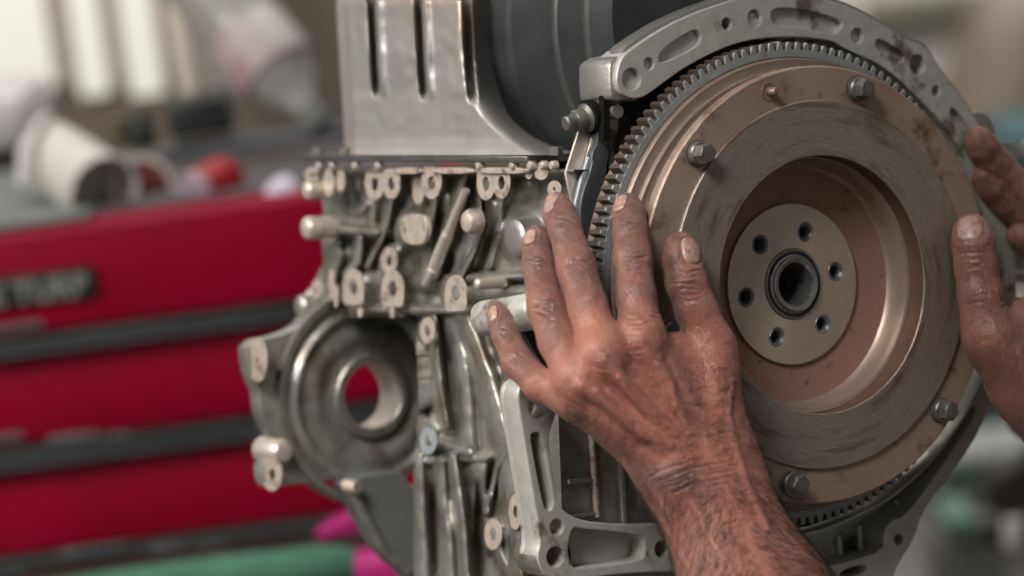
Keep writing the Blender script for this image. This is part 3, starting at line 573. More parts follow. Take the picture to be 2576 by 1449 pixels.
boss(783, 442, 34, 44, 'O', hr=0.15)
boss(826, 460, 28, 70, 'O', hr=0); boss(856, 456, 22, 60, 'O', hr=0)
boss(942, 464, 48, 80, 'U', AS-0.001); boss(984, 462, 44, 78, 'U', AS-0.004)
boss(1085, 460, 50, 82, 'U'); boss(1052, 480, 30, 70, 'U', AS+0.004, 0)
boss(1222, 462, 46, 84, 'U'); boss(1261, 460, 44, 80, 'U', AS-0.0045)
boss(1330, 434, 20, 34, 'U', hr=0); boss(1361, 436, 34, 34, 'U', hr=0); boss(1394, 476, 34, 44, 'O', AS-0.006, 0.2)
boss(888, 722, 54, 92, 'D'); boss(987, 726, 56, 94, 'D'); boss(978, 655, 42, 66, 'O', AS-0.002)
boss(1146, 737, 56, 92, 'D', AS-0.008)
boss(1075, 832, 38, 68, 'O'); boss(1077, 1110, 42, 66, 'O', m='bluegrey')
boss(1240, 1344, 44, 80, 'O', AS-0.006, 0.34); boss(1296, 1288, 34, 90, 'O', AS+0.0, 0.3); boss(1452, 1302, 34, 30, 'O', AS+0.002, 0)
boss(833, 716, 16, 80, 'O', hr=0); boss(796, 728, 30, 46, 'O', AS-0.01, 0.2); boss(845, 745, 12, 60, 'O', hr=0)
boss(905, 786, 14, 26, 'O', hr=0); boss(986, 786, 14, 28, 'O', hr=0)
# bright square machined pad
side('machined_pad', [(1004, 540), (1066, 538), (1074, 560), (1072, 600), (1058, 618), (1022, 616), (1006, 590)], [], AS-0.0005, 0.004, M['boss'], en, 2)
# webs, pipes and ribs
def rib(pts, rpx, a=AS, m='block', name='rib', par=en):
    P = [S3(u, v, a) for u, v in pts]; Q = []
    for i in range(len(P)-1):
        p0, p1, p2, p3 = P[max(i-1, 0)], P[i], P[i+1], P[min(i+2, len(P)-1)]
        for k in range(6):
            t = k/6; Q.append(0.5*((2*p1)+(p2-p0)*t+(2*p0-5*p1+4*p2-p3)*t*t+(3*p1-p0-3*p2+p3)*t**3))
    Q.append(P[-1]); rp = rpx if hasattr(rpx, '__len__') else [rpx]*2
    return obj(name, tube(Q, [(rp[0]+(rp[-1]-rp[0])*i/(len(Q)-1))/4300.0 for i in range(len(Q))], 14), M[m], par)
pp = rib([(1172, 478), (1126, 590)], [11, 13], AS-0.004, 'plate2', 'oil_pipe'); rib([(1126, 588), (1086, 690)], [16, 18], AS-0.004, 'plate2', 'sleeve', pp)
rib([(1090, 680), (1070, 716)], [12, 10], AS-0.006, 'plate2', 'pipe_end', pp)
#side('web_panel', [(1180, 480), (1190, 560), (1180, 640), (1150, 700), (1085, 712), (1110, 640), (1140, 560)], [], AS+0.006, 0.02, M['block'])
obj('core_plug', lathe([(0.0075, 0), (0.0075, 0.006), (0.006, 0.0085), (0.003, 0.0095), (0, 0.0097)], 32), M['boss'], en, Matrix.Translation(S3(1203, 556, AS)) @ SIDE)
def knob(name, u, v, r, a, m='alu_side', L=0.02): return obj(name, lathe([(0, L), (r*0.6, L), (r*0.9, L*0.9), (r, L*0.75), (r, -0.010)], 32, 50), M[m], en, Matrix.Translation(S3(u, v, a)) @ SIDE)
knob('core_plug', 1312, 600, 0.0115, AS-0.001, 'alu_side', 0.006); knob('dipstick_boss', 806, 572, 0.0075, AS-0.004, 'boss', 0.012)
knob('round_boss', 801, 478, 0.006, AS-0.004, 'boss', 0.01); knob('round_boss', 790, 770, 0.008, AS-0.002, 'alu_side', 0.012)
knob('drain_plug', 1232, 712, 0.0035, AS-0.004, 'plate2', 0.01)
rib([(1622, 1215), (1592, 1312)], 7, AS+0.05, 'plate2')
sk_ = obj('rear_skirt', plate_mesh(Fp([(1395, 800), (1800, 800), (1800, 1480), (1420, 1480)], -0.036), [], -0.036, 0.02, 0.001), M['block'], en)
for q_, r_ in (([(1487, 1080), (1494, 1190), (1502, 1300)], 9), ([(1430, 1212), (1492, 1208)], 6), ([(1420, 1303), (1502, 1292)], 7), ([(1560, 1100), (1570, 1330)], 12)):
    obj('stiffener', tube([F3(u, v, -0.034) for u, v in q_], r_/4300.0, 12), M['boss' if r_ == 9 else 'block'], sk_)
# --- front housing with the round port
CP = -0.33
hsg = obj('front_housing', plate_mesh(rnd(Fp([(622, 860), (700, 844), (745, 826), (775, 800), (830, 772), (1040, 772), (1062, 1178), (900, 1200), (700, 1225), (668, 1226), (660, 1160), (690, 1145), (702, 1120), (672, 1080), (656, 1030), (652, 985), (642, 968), (626, 920)], CP), 1),
      [[F(930+1.0*math.cos(2*math.pi*i/48)*76, 996+math.sin(2*math.pi*i/48)*82, CP) for i in range(48)]], CP, 0.014, 0.001), M['block'], en)
px, py = F(930, 996, CP)
obj('port_ring', lathe([(0.0210, -0.018), (0.0210, 0.0035), (0.0218, 0.0045), (0.0262, 0.0045), (0.0275, 0.003), (0.0275, -0.002)], 64), M['alu_side'], hsg, Matrix.Translation((px, py, CP)))
obj('port_bore', lathe([(0.0209, 0.003), (0.0207, -0.022)], 64), M['plate2'], hsg, Matrix.Translation((px, py, CP)))
obj('volute_ridge', lathe([(0.0275, 0.0), (0.034, 0.0005), (0.037, 0.0025), (0.041, 0.0035), (0.045, 0.0025), (0.048, 0.0008), (0.051, 0.001), (0.0535, 0.0032), (0.056, 0.0034), (0.058, 0.002), (0.060, -0.001)], 96), M['block'], hsg, Matrix.Translation((px, py, CP)))
obj('outer_flange', lathe([(0.0665, 0.0), (0.067, 0.003), (0.0715, 0.003), (0.072, -0.012)], 96), M['alu_side'], hsg, Matrix.Translation((px+0.003, py, CP)))
ah = F(640, 905, CP)[0]
boss(648, 906, 48, 112, 'O', ah-0.002, 0.12, 0, 0.02, 'boss').parent = en
boss(684, 1194, 50, 84, 'O', F(690, 1194, CP)[0]-0.006, 0.3, 0, 0.02, 'boss')
x, y = F(706, 945, CP); obj('hole_shade_disc', lathe([(0.0035, 0.001), (0.003, 0.0015), (0, 0.0012)], 20), M['void'], hsg, Matrix.Translation((x, y, CP)))  # black disc on the face, stands for the dark of a hole
x, y = F(700, 1135, CP); obj('round_lug', lathe([(0.0085, -0.02), (0.0085, 0.004), (0.006, 0.008), (0, 0.009)], 24), M['plate2'], hsg, Matrix.Translation((x, y, CP)))
obj('lower_shroud', plate_mesh(rnd(Fp([(862, 1204), (1060, 1180), (1070, 1500), (1030, 1440), (985, 1405), (955, 1370), (900, 1270)], CP+0.02), 1), [], CP+0.02, 0.02, 0.001), M['darkgrey'], en)
P = [F3(u, v, CP+0.022) for u, v in ((880, 1215), (905, 1275), (955, 1368), (985, 1402), (1030, 1435))]
obj('shroud_lip', tube(P, 0.0035, 12), M['block'], en)
obj('shroud_lug', tube([F3(870, 1222, CP+0.02), F3(900, 1226, CP+0.03)], 0.0045, 16), M['boss'], en)
# --- oil pan, pressed aluminium with three deep flutes
bm = bmesh.new(); NU, NV = 150, 70; g = []
def right_edge(v):
    t = max(0.0, min(1.0, (v+60)/450.0)); return 1235 + 10*t + 185*t**5.0
for j in range(NV+1):
    v = -60+450*j/NV; row = []; L0 = 845+0.06*max(v, 0)+ (0 if v > 20 else (20-v)*0.12)
    Rr = right_edge(v)
    for i in range(NU+1):
        s = i/NU; u = L0+(Rr-L0)*s
        dl = (u-L0); dr = (Rr-u); a = AS-0.002
        a += 0.030*max(0, 1-dl/26.0)**2.2 + 0.05*max(0, 1-dr/90.0)**2.0
        if v > 340: a -= 0.008*((v-340)/50.0)**2
        if v < 10: a += 0.02*min(1, ((10-v)/60))**2
        for gu, gl in ((934, 245), (1052, 252), (1172, 258)):
            gx = gu+0.05*v+ (0.0 if v < 150 else 0.0004*(v-150)**2)
            d = (u-gx)/9.5; e = max(0, min(1, (gl-v)/26.0))
            a += 0.012*math.exp(-d*d*d*d)*e - 0.0022*math.exp(-((u-gx-18)/9.0)**2)*e
        a += 0.0011*noise.noise(Vector((u/70.0, v/90.0, 3)))+0.0004*noise.noise(Vector((u/24.0, v/30.0, 7)))
        row.append(bm.verts.new(S3(u, v, a)))
    g.append(row)
for j in range(NV):
    for i in range(NU): bm.faces.new((g[j][i], g[j+1][i], g[j+1][i+1], g[j][i+1]))
for j in range(NV):                                                    # sides go back into the engine
    for i in (0, NU):
        p, q = g[j][i], g[j+1][i]
        p2, q2 = bm.verts.new(p.co+Vector((0.16, 0, 0))), bm.verts.new(q.co+Vector((0.16, 0, 0))); bm.faces.new((p, q, q2, p2))
for i in range(NU):
    p, q = g[0][i], g[0][i+1]; bm.faces.new((p, q, bm.verts.new(q.co+Vector((0.16, 0, 0))), bm.verts.new(p.co+Vector((0.16, 0, 0)))))
bmesh.ops.remove_doubles(bm, verts=bm.verts[:], dist=1e-5)
pan = obj('oil_pan', from_bm(bm, 60), M['pan'], en)
side('pan_flange', [(762, 388), (1325, 391), (1325, 410), (1200, 409), (762, 407)], [], AS-0.009, 0.032, M['panfl'], pan, 0, 0.0012)
for k, u in enumerate((800, 868, 985, 1080, 1195, 1290, 1398)):
    bm = bmesh.new(); hexprism(bm, 0.0045, 0, 0.005); 
    obj('flange_bolt', from_bm(bm), M['bolt'], pan, Matrix.Translation(S3(u, 391, AS-0.001)) @ Matrix.Rotation(R(-90), 4, 'X'))
for u in (812, 845, 903, 960, 1215, 1300, 1345, 1375, 1400):
    obj('stud_end', lathe([(0, 0.0045), (0.002, 0.0042), (0.0028, 0.003), (0.0028, 0)], 14), M['plate2'], pan, Matrix.Translation(S3(u, 416, AS-0.004)) @ SIDE)
# --- black drum-like sump cover behind the pan
cx, cy = -0.043, S3(1500, 60, -0.1).y
bc = obj('black_sump_cover', lathe([(0, -0.16), (0.085, -0.158), (0.102, -0.15), (0.106, -0.14), (0.106, -0.128), (0.103, -0.124), (0.103, -0.088), (0.1032, -0.084), (0.1032, -0.080), (0.103, -0.076), (0.102, -0.05), (0.1025, -0.046), (0.102, -0.042), (0.10, -0.038), (0.09, -0.03), (0, -0.028)], 128, 25), M['black'], en, Matrix.Translation((cx, cy, 0)) @ Matrix.Diagonal((0.6, 0.83, 1, 1)))
for cc, w in ((-0.078, 0.003), (-0.046, 0.0025)):
    obj('band', lathe([(0.1015, cc-w*1.6), (0.1045, cc-w*0.4), (0.1045, cc+w*0.4), (0.1015, cc+w*1.6)], 128), M['band'], bc)
# --- brackets and cover plates at the starter opening
def fplate(name, pts, c, th, m, it=1, bev=0.0006, par=en): return obj(name, plate_mesh(rnd(Fp(pts, c), it) if it else Fp(pts, c), [], c, th, bev), M[m], par)
sp = fplate('sensor_bracket', [(1504, 242), (1535, 240), (1538, 356), (1520, 470), (1502, 560), (1476, 640), (1458, 545), (1464, 490), (1491, 417), (1488, 386), (1506, 358)], CF-0.018, 0.006, 'dark')
obj('rail', plate_mesh(Fp([(1518, 240), (1534, 240), (1534, 352), (1518, 352)], CF-0.012), [], CF-0.012, 0.005, 0.0006), M['void'], sp)
fplate('tin_shield', [(1459, 320), (1492, 330), (1500, 345), (1486, 400), (1466, 436), (1459, 513), (1443, 522), (1432, 481), (1423, 433)], CF-0.026, 0.002, 'plate2', 0, 0.0004)
rb_ = [F3(u, v, CF-0.0245) for u, v in ((1490, 345), (1468, 430), (1458, 512))]; obj('fold', tube(rb_, 0.0009, 8), M['boss'], en)
fplate('blue_grey_shield', [(1500, 352), (1490, 420), (1470, 480), (1452, 530), (1462, 560), (1440, 540), (1470, 420)], CF-0.021, 0.003, 'bluegrey', 1)
fplate('side_wall_edge', [(1538, 246), (1560, 250), (1556, 330), (1540, 420), (1530, 420)], CF-0.020, 0.02, 'alu_side', 0)
fplate('opening_shade_sheet', [(1545, 238), (1640, 238), (1600, 330), (1545, 480), (1500, 640), (1480, 820), (1440, 820), (1490, 560), (1530, 400)], CF-0.030, 0.004, 'void', 0)  # black sheet standing for the shade inside the starter opening
bx = Matrix.Translation(F3(1484, 294, CF-0.024)) @ Matrix.Rotation(R(-90), 4, 'Y') @ Matrix.Rotation(R(12), 4, 'X')
b_ = obj('bracket_bolt', lathe([(0, 0.0), (0.0085, 0.0), (0.0085, 0.003), (0.0062, 0.0045), (0.0062, 0.010), (0.0055, 0.0112), (0, 0.0112)], 32), M['bolt'], en, bx)
obj('bolt_tip', lathe([(0.0044, 0.011), (0.0044, 0.0165), (0.0034, 0.0175), (0, 0.0175)], 24), M['bolt'], b_)
obj('rubber_ring', lathe([(0.0093, -0.003), (0.0098, -0.001), (0.0098, 0.0015), (0.0088, 0.0025)], 32), M['void'], b_)
# chunky casting ends beside the ring finger and little finger
x, y = F(1300, 765, -0.03); obj('mount_boss', lathe([(0, 0.010), (0.0075, 0.010), (0.0096, 0.0085), (0.0104, 0.006), (0.0104, -0.05)], 40, 50), M['alu'], en, Matrix.Translation((x+0.004, y-0.004, -0.02)) @ Matrix.Rotation(R(-6), 4, 'X'))
fplate('mount_web', [(1285, 790), (1345, 780), (1420, 860), (1440, 960), (1385, 965), (1350, 890)], -0.04, 0.03, 'dark', 1)
fplate('side_lug', [(2440, 282), (2476, 278), (2500, 300), (2520, 380), (2500, 440), (2470, 380)], CF-0.016, 0.03, 'alu_side', 1, 0.002)
# ================================================================ HANDS: one continuous skin per arm, grown from tapered limbs
def smin(a, b, k):
    h = np.maximum(k-np.abs(a-b), 0)/k; return np.minimum(a, b)-h*h*k*0.25
def V3(t): return np.array(F3(*t[:3]))
def cone(P, a, b, r1, r2, fl=None):
    pa = P-a; ba = b-a
    if fl is not None:
        n, s = fl; pa = pa+np.outer(pa@n, n)*(s-1); ba = ba+n*(ba@n)*(s-1)
    t = np.clip((pa@ba)/(ba@ba), 0, 1)
    q = pa-t[:, None]*ba
    return np.sqrt((q*q).sum(1))-(r1+(r2-r1)*t)
class Arm:
    def __init__(s, fingers, palm, fore, bumps): s.fingers, s.palm, s.fore, s.bumps = fingers, palm, fore, bumps
    def __call__(s, P):
        d = None
        for (a, b, r1, r2) in s.palm:
            e = cone(P, a, b, r1, r2); d = e if d is None else smin(d, e, 0.014)
        for (a, b, r1, r2) in s.fore: d = smin(d, cone(P, a, b, r1, r2), 0.022)
        for (a, b, r1, r2, k) in s.bumps: d = smin(d, cone(P, a, b, r1, r2), k)
        out = d
        for pts, kk in s.fingers:
            f = None
            for (a, r1), (b, r2) in zip(pts, pts[1:]):
                e = cone(P, a, b, r1, r2); f = e if f is None else smin(f, e, 0.0035)
            out = np.minimum(out, smin(d, f, kk)) if kk else np.minimum(out, f)
        return out
def surface_net(fn, lo, hi, h):
    n = np.ceil((hi-lo)/h).astype(int)+1; n = ((n+7)//8)*8+1
    G = np.full(n, 1.0, np.float32)
    # coarse pass picks the blocks that hold the surface
    cn = (n-1)//8; ci = np.stack(np.meshgrid(*[np.arange(k) for k in cn], indexing='ij'), -1).reshape(-1, 3)
    cc = lo+(ci*8+4)*h; dc = fn(cc); act = ci[np.abs(dc) < 8*h*0.95+0.003]; ins = ci[(dc < 0)]
    for c in ins: G[c[0]*8:c[0]*8+9, c[1]*8:c[1]*8+9, c[2]*8:c[2]*8+9] = -1.0
    off = np.stack(np.meshgrid(*[np.arange(9)]*3, indexing='ij'), -1).reshape(-1, 3)
    for k in range(0, len(act), 400):
        a = act[k:k+400]; idx = (a[:, None, :]*8+off[None]).reshape(-1, 3)
        G[idx[:, 0], idx[:, 1], idx[:, 2]] = fn(lo+idx*h)
    S_ = G < 0
    cells = np.zeros(np.array(G.shape)-1, np.uint8)
    nx, ny, nz_ = cells.shape
    cnt = sum(S_[i:i+nx, j:j+ny, k:k+nz_].astype(np.uint8) for i in (0, 1) for j in (0, 1) for k in (0, 1))
    mask = (cnt > 0) & (cnt < 8); ids = np.argwhere(mask); vid = np.full(cells.shape, -1, np.int32); vid[mask] = np.arange(len(ids))
    acc = np.zeros((len(ids), 3)); w = np.zeros(len(ids))
    co = [(i, j, k) for i in (0, 1) for j in (0, 1) for k in (0, 1)]
    for A in co:
        for ax in range(3):
            if A[ax] == 1: continue
            B = list(A); B[ax] = 1
            va = G[ids[:, 0]+A[0], ids[:, 1]+A[1], ids[:, 2]+A[2]]; vb = G[ids[:, 0]+B[0], ids[:, 1]+B[1], ids[:, 2]+B[2]]
            m = (va < 0) != (vb < 0); t = np.where(m, va/np.where(m, va-vb, 1), 0)
            p = np.array(A, float)[None]+np.zeros((len(ids), 3)); p[:, ax] += t
            acc[m] += p[m]; w[m] += 1
    V = lo+(ids+acc/w[:, None])*h
    faces = []
    for ax in range(3):
        o1, o2 = (ax+1) % 3, (ax+2) % 3
        sl = [slice(1, -1)]*3; sl[ax] = slice(0, -1); sl2 = [slice(1, -1)]*3; sl2[ax] = slice(1, None)
        s0, s1 = S_[tuple(sl)], S_[tuple(sl2)]
        for flip in (False, True):
            e = np.argwhere((s0 & ~s1) if not flip else (~s0 & s1)); e = e+1; e[:, ax] -= 1
            q = []
            for (x, y) in ((0, 0), (1, 0), (1, 1), (0, 1)):
                c = e.copy(); c[:, o1] -= x; c[:, o2] -= y; q.append(vid[c[:, 0], c[:, 1], c[:, 2]])
            q = np.stack(q, 1); q = q[(q >= 0).all(1)]
            faces.append(q[:, ::-1] if flip else q)
    return V, np.concatenate(faces)
def grad(fn, P, e=0.0004):
    g = np.stack([fn(P+np.eye(3)[i]*e)-fn(P-np.eye(3)[i]*e) for i in range(3)], 1)
    return g/np.maximum(np.linalg.norm(g, axis=1), 1e-9)[:, None]
ECIn = np.array(ECI); ECn = np.array(EC); OLn = np.array(OL); OCn = np.array(O_c)
def to_px(P):
    q = P@ECn.T+OCn; return np.stack([PXW/2+FPX*q[:, 0]/-q[:, 2], PXH/2-FPX*q[:, 1]/-q[:, 2]], 1)
def hit(fn, u, v):
    d = np.array(ECI @ ray(u, v)); d /= np.linalg.norm(d); p = OLn+d*1.3
    for _ in range(200):
        s = fn(p[None])[0]
        if s < 1e-5: return p
        p = p+d*min(s, 0.02)*0.9
    return p
def noise3(P, s, seed=0):                                               # cheap smooth value noise from sines
    rs = np.random.RandomState(seed); o = np.zeros(len(P))
    for k in range(7):
        d = rs.randn(3); d /= np.linalg.norm(d); o += np.sin(P@d*s*rs.uniform(0.6, 1.6)+rs.uniform(0, 6.28))
    return o/7
def segd(uv, a, b):
    a = np.array(a, float); b = np.array(b, float); ba = b-a; t = np.clip(((uv-a)@ba)/(ba@ba), 0, 1); q = uv-a-t[:, None]*ba
    return np.sqrt((q*q).sum(1)), t
def build_arm(fn, lo, hi, h, creases, veins, nails, red, grime_shade, streaks, seed, par):
    V, Q = surface_net(fn, lo, hi, h)
    for _ in range(2):
        f = fn(V); V = V-grad(fn, V)*np.clip(f, -h, h)[:, None]
    N = grad(fn, V, 0.0008); uv = to_px(V)
    view = OLn-V; view /= np.linalg.norm(view, axis=1)[:, None]; face = np.clip((N*view).sum(1)*3+0.4, 0, 1)
    disp = np.zeros(len(V)); cre = np.zeros(len(V)); rd = np.zeros(len(V)); gr = np.zeros(len(V)); px = 4500.0
    rs = np.random.RandomState(seed)
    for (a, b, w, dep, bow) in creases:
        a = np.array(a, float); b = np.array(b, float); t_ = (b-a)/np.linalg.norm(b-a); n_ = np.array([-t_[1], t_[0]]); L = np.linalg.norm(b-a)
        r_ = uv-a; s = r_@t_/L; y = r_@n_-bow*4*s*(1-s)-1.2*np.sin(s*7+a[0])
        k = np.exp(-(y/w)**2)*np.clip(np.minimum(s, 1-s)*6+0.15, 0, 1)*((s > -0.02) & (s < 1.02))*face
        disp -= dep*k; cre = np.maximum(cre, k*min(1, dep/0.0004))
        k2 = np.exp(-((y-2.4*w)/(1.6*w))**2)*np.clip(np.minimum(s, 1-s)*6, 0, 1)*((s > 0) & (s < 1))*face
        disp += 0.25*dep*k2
    for pts, w, hgt in veins:
        m = np.full(len(V), 1e9)
        for a, b in zip(pts, pts[1:]): m = np.minimum(m, segd(uv, a, b)[0])
        disp += hgt*np.exp(-(m/w)**2)*face
    for (a, b, w, st) in red: rd = np.maximum(rd, st*np.exp(-(segd(uv, a, b)[0]/w)**2))
    for (a, b, w, st) in grime_shade: st = min(1.0, st*1.9); gr = np.maximum(gr, st*np.exp(-(segd(uv, a, b)[0]/w)**2))
    for (a, b, w, st) in streaks:
        d_, t_ = segd(uv, a, b); gr = np.maximum(gr, st*(d_+noise3(V, 900, 3)*5 < w)*(0.75+0.25*noise3(V, 2500, 4)))
    # fine skin folds, stronger over hand and wrist than on the forearm
    disp += 0.00022*noise3(V, 260, seed)+0.00014*noise3(V, 800, seed+1)+0.00008*noise3(V, 1500, seed+2)
    # nails: seat each in a shallow groove
    nail_data = []
    for (u, v, du, dv, wn, ln, tilt) in nails:
        p0 = hit(fn, u, v); n0 = grad(fn, p0[None], 0.0015)[0]
        q = hit(fn, u+du, v+dv); y = q-p0; y -= n0*(y@n0); y /= np.linalg.norm(y); x = np.cross(y, n0)
        r_ = V-p0; X = r_@x; Y = r_@y; Z = r_@n0
        e = (np.abs(X)/(wn/2))**3+(np.abs(Y)/(ln/2))**3; e = e**(1/3.)
        near = (np.abs(Z) < 0.006)
        groove = np.exp(-((e-1.07)/0.15)**2)*near; disp -= 0.00045*groove; gr = np.maximum(gr, groove*1.0*np.where(Y > ln*0.2, 1.0, 0.8))
        disp -= 0.0004*(e < 1.0)*near
        disp += 0.00035*np.exp(-((e-1.42)/0.16)**2)*near*(Y < ln*0.3)
        nail_data.append((p0, n0, x, y, wn, ln))
    V2 = V+N*disp[:, None]
    me = bpy.data.meshes.new('skin'); me.vertices.add(len(V2)); me.vertices.foreach_set('co', V2.astype(np.float32).ravel())
    me.loops.add(len(Q)*4); me.loops.foreach_set('vertex_index', Q.astype(np.int32).ravel())
    me.polygons.add(len(Q)); me.polygons.foreach_set('loop_start', np.arange(0, len(Q)*4, 4, dtype=np.int32))
    me.update(calc_edges=True); me.validate()
    for nm, arr in (('red', rd), ('grime_shade', gr), ('crease', cre)):
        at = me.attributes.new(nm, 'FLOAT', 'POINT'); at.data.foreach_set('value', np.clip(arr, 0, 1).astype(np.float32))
    for p in me.polygons: p.use_smooth = True
    body = obj('hand_and_forearm', me, M['skin'], par)
    for (p0, n0, x, y, wn, ln) in nail_data:
        bm = bmesh.new(); rings = []; NR, NS = 10, 40
        for j in range(NR+1):
            rr = j/NR; ring = []
            for i in range(NS):
                t = 2*math.pi*i/NS; cx_, sx_ = math.cos(t), math.sin(t); sc = (abs(cx_)**3+abs(sx_)**3)**(-1/3.)
                X, Y = rr*sc*cx_*wn/2, rr*sc*sx_*ln/2
                if Y > 0: Y *= 1.12
                p = p0+x*X+y*Y
                for _ in range(4): p = p-n0*fn(p[None])[0]*0.8
                g = grad(fn, p[None], 0.001)[0]
                hgt = (0.00022+0.0003*max(0, Y/ln*2)) if rr < 0.95 else (-0.0003 if Y < 0 else 0.0)
                ring.append(bm.verts.new(p+g*hgt))
                if j == 0: break
            rings.append(ring)
        for i in range(NS): bm.faces.new((rings[0][0], rings[1][i], rings[1][(i+1) % NS]))
        for A_, B_ in zip(rings[1:], rings[2:]):
            for i in range(NS): bm.faces.new((A_[i], B_[i], B_[(i+1) % NS], A_[(i+1) % NS]))
        obj('fingernail', from_bm(bm, 60), M['nail'], body)
    return body, V2, N, uv
def hairs(V, N, uv, count, dens, flow, lmin, lmax, rad, seed, par, name):
    rs = np.random.RandomState(seed); w = dens(uv)*(V[:, 0] > -10); w = w/w.sum()
    idx = rs.choice(len(V), count, p=w); vs = []; fs = []
    for i in idx:
        p = V[i]+rs.randn(3)*0.0003; n = N[i]; d = flow(uv[i], rs); d = d-n*(d@n); d /= np.linalg.norm(d)+1e-9
        L = rs.uniform(lmin, lmax); lift = rs.uniform(0.12, 0.42); curl = rs.randn()*0.35; sd = np.cross(n, d)
        b = len(vs); K = 4
        for k in range(K+1):
            s = k/K; q = p+d*L*s*(1-0.12*s)+n*(L*lift*(s-0.62*s*s))+sd*L*curl*s*s-n*0.0004*(1-s)
            r_ = rad*(1-0.8*s)
            for m in range(3):
                an = 2*math.pi*m/3; vs.append(q+(sd*math.cos(an)+n*math.sin(an))*r_)
        for k in range(K):
            for m in range(3):
                a = b+k*3+m; c = b+k*3+(m+1) % 3; fs.append((a, c, c+3, a+3))
    me = bpy.data.meshes.new('hair'); me.from_pydata([tuple(v) for v in vs], [], fs); fin(me, 180)
    o = obj(name, me, M['hair'], par); o['kind'] = 'stuff'; return o
def skin_mat():
    m = bpy.data.materials.new('weathered_skin'); m.use_nodes = True; nt = m.node_tree; N = nt.nodes; L = nt.links; b = N['Principled BSDF']
    tc = N.new('ShaderNodeTexCoord').outputs['Object']
    def at(n): a = N.new('ShaderNodeAttribute'); a.attribute_name = n; return a.outputs['Fac']
    def nz(s, d=6): t = N.new('ShaderNodeTexNoise'); t.inputs['Scale'].default_value = s; t.inputs['Detail'].default_value = d; t.inputs['Roughness'].default_value = 0.62; L.new(tc, t.inputs['Vector']); return t.outputs['Fac']
    def ma(op, x, y=None):
        q = N.new('ShaderNodeMath'); q.operation = op
        for k, z in ((0, x), (1, y)):
            if z is None: continue
            if isinstance(z, (int, float)): q.inputs[k].default_value = z
            else: L.new(z, q.inputs[k])
        return q.outputs[0]
    def mr(f, a, c, lo=0.0, hi=1.0): r_ = N.new('ShaderNodeMapRange'); [r_.inputs[k].__setattr__('default_value', z) for k, z in ((1, a), (2, c), (3, lo), (4, hi))]; L.new(f, r_.inputs[0]); return r_.outputs[0]
    def mix(f, A, B):
        x = N.new('ShaderNodeMix'); x.data_type = 'RGBA'
        if isinstance(f, float): x.inputs[0].default_value = f
        else: L.new(f, x.inputs[0])
        for k, q in ((6, A), (7, B)):
            if isinstance(q, tuple): x.inputs[k].default_value = (*q, 1)
            else: L.new(q, x.inputs[k])
        return x.outputs[2]
    c = mix(mr(nz(45), 0.35, 0.65), SK1, SK2)
    c = mix(mr(nz(900, 3), 0.45, 0.70, 0, 0.5), c, SK3)
    c = mix(ma('MULTIPLY', at('red'), mr(nz(160), 0.3, 0.6, 0.5, 1.0)), c, SKR)
    g = ma('MULTIPLY', at('grime_shade'), mr(nz(300, 8), 0.28, 0.72, 0.35, 1.15))
    c = mix(g, c, (0.068, 0.038, 0.028))
    gen = mr(nz(120, 8), 0.55, 0.75, 0.0, 0.45); c = mix(gen, c, (0.17, 0.075, 0.05))
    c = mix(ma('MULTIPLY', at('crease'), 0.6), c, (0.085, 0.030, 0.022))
    L.new(c, b.inputs['Base Color'])
    b.inputs['Subsurface Weight'].default_value = 0.12; b.inputs['Subsurface Radius'].default_value = (0.006, 0.002, 0.001); b.inputs['Subsurface Scale'].default_value = 1.0
    L.new(mr(nz(500, 4), 0.3, 0.7, 0.27, 0.46), b.inputs['Roughness'])
    b.inputs['Specular IOR Level'].default_value = 0.6; b.inputs['Sheen Weight'].default_value = 0.10; b.inputs['Sheen Roughness'].default_value = 0.35; b.inputs['Sheen Tint'].default_value = (0.85, 0.85, 1.0, 1)
    vo = N.new('ShaderNodeTexVoronoi'); vo.feature = 'DISTANCE_TO_EDGE'; vo.inputs['Scale'].default_value = 820; 
    wp = N.new('ShaderNodeMapping'); wp.inputs['Scale'].default_value = (1, 0.55, 1); wp.inputs['Rotation'].default_value = (0, 0, 0.4); L.new(tc, wp.inputs[0]); L.new(wp.outputs[0], vo.inputs['Vector'])
    hgt = ma('ADD', mr(vo.outputs['Distance'], 0.0, 0.12), ma('MULTIPLY', nz(420, 6), 2.2))
    bp = N.new('ShaderNodeBump'); bp.inputs['Distance'].default_value = 0.00021; bp.inputs['Strength'].default_value = 1.0; L.new(hgt, bp.inputs['Height']); L.new(bp.outputs[0], b.inputs['Normal'])
    return m
SK1, SK2, SK3, SKR = (0.39, 0.150, 0.096), (0.28, 0.098, 0.064), (0.20, 0.065, 0.045), (0.42, 0.095, 0.070)
M['skin'] = skin_mat()
M['nail'] = mat('fingernail', (0.36, 0.22, 0.175), (0.29, 0.165, 0.13), 300, 0.0, 0.30, 0.40, 0.00004, 800, dirt=(0.15, 0.09, 0.07), dscale=300, damt=0.5)
M['hair'] = mat('dark_body_hair', (0.02, 0.012, 0.009), None, r1=0.45)
pe = empty('person', ENG)
tag(pe, 'mechanic in view only by bare hairy forearms, both greasy hands gripping the flywheel', 'person')
def chain(l): return [(V3(p), p[3]) for p in l]
def seg(a, b): return (V3(a), V3(b), a[3], b[3])
